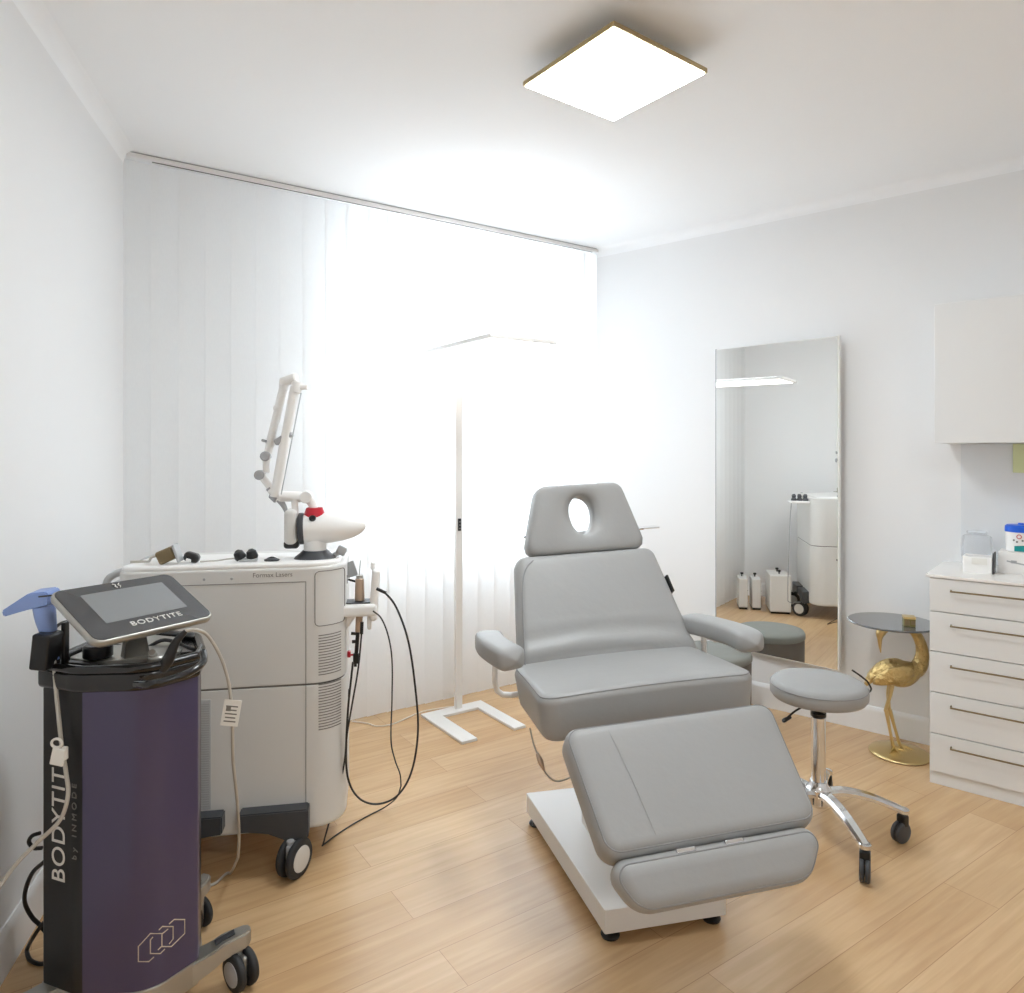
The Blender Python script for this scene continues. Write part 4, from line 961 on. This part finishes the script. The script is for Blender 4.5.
for p, w_, t_ in ((a0, .05, .018), (a0+d_*.5, .040, .012), (a1, .05, .012)):
    for (u_, v_) in ((-1, -1), (1, -1), (1, 1), (-1, 1)): vs.append(p+Vector((math.cos(R_(45)), math.sin(R_(45)), 0))*u_*w_*.6+Vector((-math.sin(R_(45)), math.cos(R_(45)), 0))*v_*t_)
add(bm, vs, [(0, 1, 2, 3), (8, 9, 10, 11)]+[(r*4+i, r*4+(i+1) % 4, r*4+4+(i+1) % 4, r*4+4+i) for r in range(2) for i in range(4)]); bmesh.ops.bevel(bm, geom=bm.edges[:], offset=.002, segments=2, affect='EDGES'); obj('screen_post', bm, 'silver', dev, label='silver screen post')
# lettering on the black side
lx0, lx1 = Vector(raw[0]), Vector(raw[1]); fd = (lx1-lx0).normalized()
c0 = lx0.lerp(lx1, .50)*.985; Xt = frame_of((0, 0, 1), (-fd.x, -fd.y, 0), (c0.x, c0.y, .520)); nrm_ = Xt.to_3x3() @ Vector((0, 0, 1))
if nrm_.y > 0: Xt = Xt @ RX(180)
text(dev, 'BODYTITE', .062, T(0, -.0012, 0) @ Xt, 'print_white', sx=.98, sp=1.1)
c1 = lx0.lerp(lx1, .93)*.985; Xt2 = Xt.copy(); Xt2.translation = Vector((c1.x, c1.y-.0012, .528))
Xt3 = Xt2.copy(); Xt3.translation.z -= .082; Xt2.translation.z += .020
text(dev, 'INMODE', .021, Xt2, 'ink', sx=1.1, sp=1.65)
text(dev, 'by', .021, Xt3, 'ink', sx=1.1, sp=1.65)
# hexagon chain mark on the right front
fr0 = Vector(raw[2]); fr1 = Vector(raw[3]); fdir = (fr1-fr0).normalized()
bm = NB()
def surf(x):
    # front surface of the shell at local x
    best = min(range(len(fpn)-1), key=lambda i: 0 if fpn[i].x <= x <= fpn[i+1].x else min(abs(fpn[i].x-x), abs(fpn[i+1].x-x))+1)
    a, b = fpn[best], fpn[best+1]; t = 0 if b.x == a.x else max(0, min(1, (x-a.x)/(b.x-a.x))); return a.y+(b.y-a.y)*t
hexs = [[(139, 946), (151, 934), (162, 934), (162, 947), (153, 957), (151, 961.5), (139, 961.5)], ]
hx = [[(162, 946.5), (162, 933.5), (150.5, 933.5), (138.5, 946.5), (138.5, 961.5), (149, 961.5), (154, 957)],
      [(153, 937), (150.5, 940), (150.5, 953.5), (160.5, 953.5), (165, 949)],
      [(162, 934), (168, 929)], [(159, 930), (162.5, 926.5), (172.5, 926.5), (172.5, 939), (169, 944)], [(162, 946.5), (171, 946.5), (183.5, 933.5), (183.5, 919.5), (173.5, 919.5), (169, 924)], [(158, 950), (162, 946)]]
for L_ in hx:
    pts = []
    for (x, y) in L_:
        k = (x-512)/FPX; X0 = k*1.72
        for _ in range(8): X0 = k*(surf(X0+.97)+1.85)
        Y0 = surf(X0+.97)+1.85-.0006; z = EYE-(y-450)/FPX*Y0; pts.append((X0+.97, Y0-1.85, z))
    tube(bm, pts, .0014, 6, 0)
obj('hexagon_mark', bm, 'print_beige', pn, label='beige mark of linked hexagons')
# legs
def dleg(p0, p1, name='castor_leg'):
    b = NB(); a, c = Vector(p0), Vector(p1); d = (c-a).normalized(); s = Vector((-d.y, d.x, 0)).normalized()
    P_ = [(a, .030, .028), (a.lerp(c, .45), .026, .024), (a.lerp(c, .7)+Vector((0, 0, .006)), .025, .022), (c+d*.02, .021, .020), (c+d*.032, .012, .018)]
    vs = []
    for p, w_, h_ in P_:
        for (u_, v_) in ((-1, -1), (1, -1), (1, 1), (-1, 1)): vs.append(p+s*u_*w_+Vector((0, 0, v_*h_)))
    fs = [(0, 1, 2, 3), tuple(range(16, 20))]+[(r*4+i, r*4+(i+1) % 4, r*4+4+(i+1) % 4, r*4+4+i) for r in range(4) for i in range(4)]
    add(b, vs, fs); bmesh.ops.bevel(b, geom=b.edges[:], offset=.004, segments=2, affect='EDGES'); l = obj(name, b, 'silver', dev, label='silver leg ending over a castor')
    m_ = a.lerp(c, .72); b = NB(); rbox(b, (.05, .018, .006), frame_of(d, s, m_+Vector((0, 0, .0285))), .002); obj('leg_inlay', b, 'dark_plastic', l, label='dark inlay strip'); return l
l1 = dleg((.150, -.045, .080), (.252, .012, .114)); castor(l1, .252, .010, .047, .018, -128, zt=.10, hub='grey_plastic', fork='silver', ww=.021)
l2 = dleg((-.13, -.13, .085), (-.235, -.225, .080)); castor(l2, -.25, -.236, .034, .016, 20, zt=.07, fork='silver', ww=.016)
l3 = dleg((.03, .13, .092), (.06, .22, .122)); castor(l3, .06, .22, .044, .018, 60, zt=.10, fork='silver', ww=.018)
l4 = dleg((-.10, .10, .092), (-.20, .13, .122)); castor(l4, -.19, .125, .044, .018, 100, zt=.10, fork='silver', ww=.018)
# handpiece in its holder
hpz = lambda px, py, Y=1.71: inv(dev, pix(px, py, Y))
bm = NB(); tube(bm, [hpz(44, 606), hpz(46, 620), hpz(51, 642), hpz(55, 660)], [.024, .022, .015, .010], 18, 6); 
hp1 = obj('applicator', bm, 'blue_grip', dev, label='pale blue pistol-shaped handpiece', sharp=60)
bm = NB(); c_ = [(8, 609), (10, 615), (30, 609), (55, 603), (55, 593), (51, 590), (34, 592)]
P_ = [hpz(x, y) for x, y in c_]; vs = [p+Vector((0, -.024, 0)) for p in P_]+[p+Vector((0, .024, .004)) for p in P_]; k = len(P_)
add(bm, vs, [tuple(range(k)), tuple(range(k, 2*k))]+[(i, (i+1) % k, (i+1) % k+k, i+k) for i in range(k)]); bmesh.ops.bevel(bm, geom=bm.edges[:], offset=.003, segments=2, affect='EDGES'); obj('applicator_head', bm, 'blue_grip', hp1)
bm = NB(); p = hpz(46, 596, 1.6855); rbox(bm, (.036, .003, .004), T(*p) @ RY(-6), .001, 1); obj('applicator_slot', bm, 'dark_plastic', hp1)
bm = NB(); X = frame_of(hpz(60, 632)-hpz(40, 632), hpz(42, 632)-hpz(48, 662), (hpz(42, 632)+hpz(48, 664))/2)
rbox(bm, (.042, .085, .058), X @ T(.014, .0, .016) @ RZ(-6), .006, 2); rbox(bm, (.010, .10, .02), X @ T(.036, .008, -.02), .003); rbox(bm, (.12, .022, .02), T(*inv(dev, (-1.075, 1.74, .872))) @ RZ(-10), .004); obj('applicator_holder', bm, 'black', dev, label='black sleeve holder')
bm = NB(); tube(bm, [hpz(61, 652, 1.74), hpz(57, 640, 1.75), (hpz(55, 629, 1.77)), hpz(60, 624, 1.79), hpz(68, 621, 1.82)], .0042, 8, 6); obj('wire_hook', bm, 'black', dev)
cb = cable(dev, [(54, 660, 1.70), (56, 690, 1.69), (59, 720, 1.675), (62, 748, 1.665), (66, 772, 1.655), (68, 795, 1.645), (60, 820, 1.64), (38, 842, 1.63), (18, 862, 1.60), (0, 886, 1.57), (-25, 925, 1.50), (-60, 985, 1.42)], .0048, 'beige_cable', lab='grey beige cable of the handpiece')
bm = NB(); p = hpz(58, 757, 1.645); rbox(bm, (.032, .006, .040), T(*p) @ RY(12), .003, 2); tube(bm, [hpz(55, 750, 1.645)+Vector((.012*math.cos(a*.8)+.004, 0, .010*math.sin(a*.8)+.016)) for a in range(8)], .003, 6, 3, True); rbox(bm, (.012, .010, .03), T(*hpz(65, 753, 1.65)), .003, 2); obj('cable_clip', bm, 'paper', dev, label='white plastic clip tag')
cb2 = cable(dev, [(185, 631, 1.74), (196, 630, 1.76), (208, 636, 1.80), (221, 658, 1.83), (229, 685, 1.86), (232, 715, 1.88), (233, 760, 1.92), (237, 800, 1.99), (239, 835, 2.08), (238, 858, 2.17)], .0042, 'beige_cable', lab='beige cable with paper tag')
bm = NB(); pts = [inv(dev, pix(238, 858, 2.17))]+[inv(dev, Vector(((x-512)/FPX*994/(y-450), 994/(y-450), .005))) for (x, y) in ((230, 875), (215, 885), (200, 890), (188, 893))]
tube(bm, pts, .0042, 8, 8); obj('cable', bm, 'beige_cable', dev)
bm = NB(); X = T(*inv(dev, pix(231, 713, 1.865))) @ RY(10) @ RZ(12); rbox(bm, (.044, .002, .070), X, .001, 1); tg = obj('cable_tag', bm, 'paper', dev, label='white printed paper tag')
bm = NB()
for r in range(5): rbox(bm, (.030-.004*(r % 2), .0006, .0035), X @ T(0, -.0013, -.022+.010*r), .0002, 1)
rbox(bm, (.012, .0006, .014), X @ T(-.008, -.0014, .012), .0002, 1); obj('tag_print', bm, 'ink', tg)
cable(dev, [(44, 862, 1.86), (33, 872, 1.88), (26, 888, 1.90), (25, 903, 1.92), (32, 917, 1.94), (40, 925, 1.95), (48, 935, 1.96)], .0055, 'black_cable', lab='black mains cable behind the console')
bm = NB(); pts = [inv(dev, pix(44, 922, 1.94)), inv(dev, pix(34, 936, 1.93))]+[inv(dev, Vector(((x-512)/FPX*994/(y-450), 994/(y-450), .006))) for (x, y) in ((27, 952), (30, 962), (42, 966), (56, 960))]
tube(bm, pts, .0055, 8, 8); obj('cable', bm, 'black_cable', dev)
bm = NB(); tube(bm, [hpz(40, 833, 1.80), hpz(32, 836, 1.80), hpz(29, 842, 1.80), hpz(34, 848, 1.80), hpz(42, 848, 1.80)], .005, 8, 6); obj('cable_hook', bm, 'black', dev)
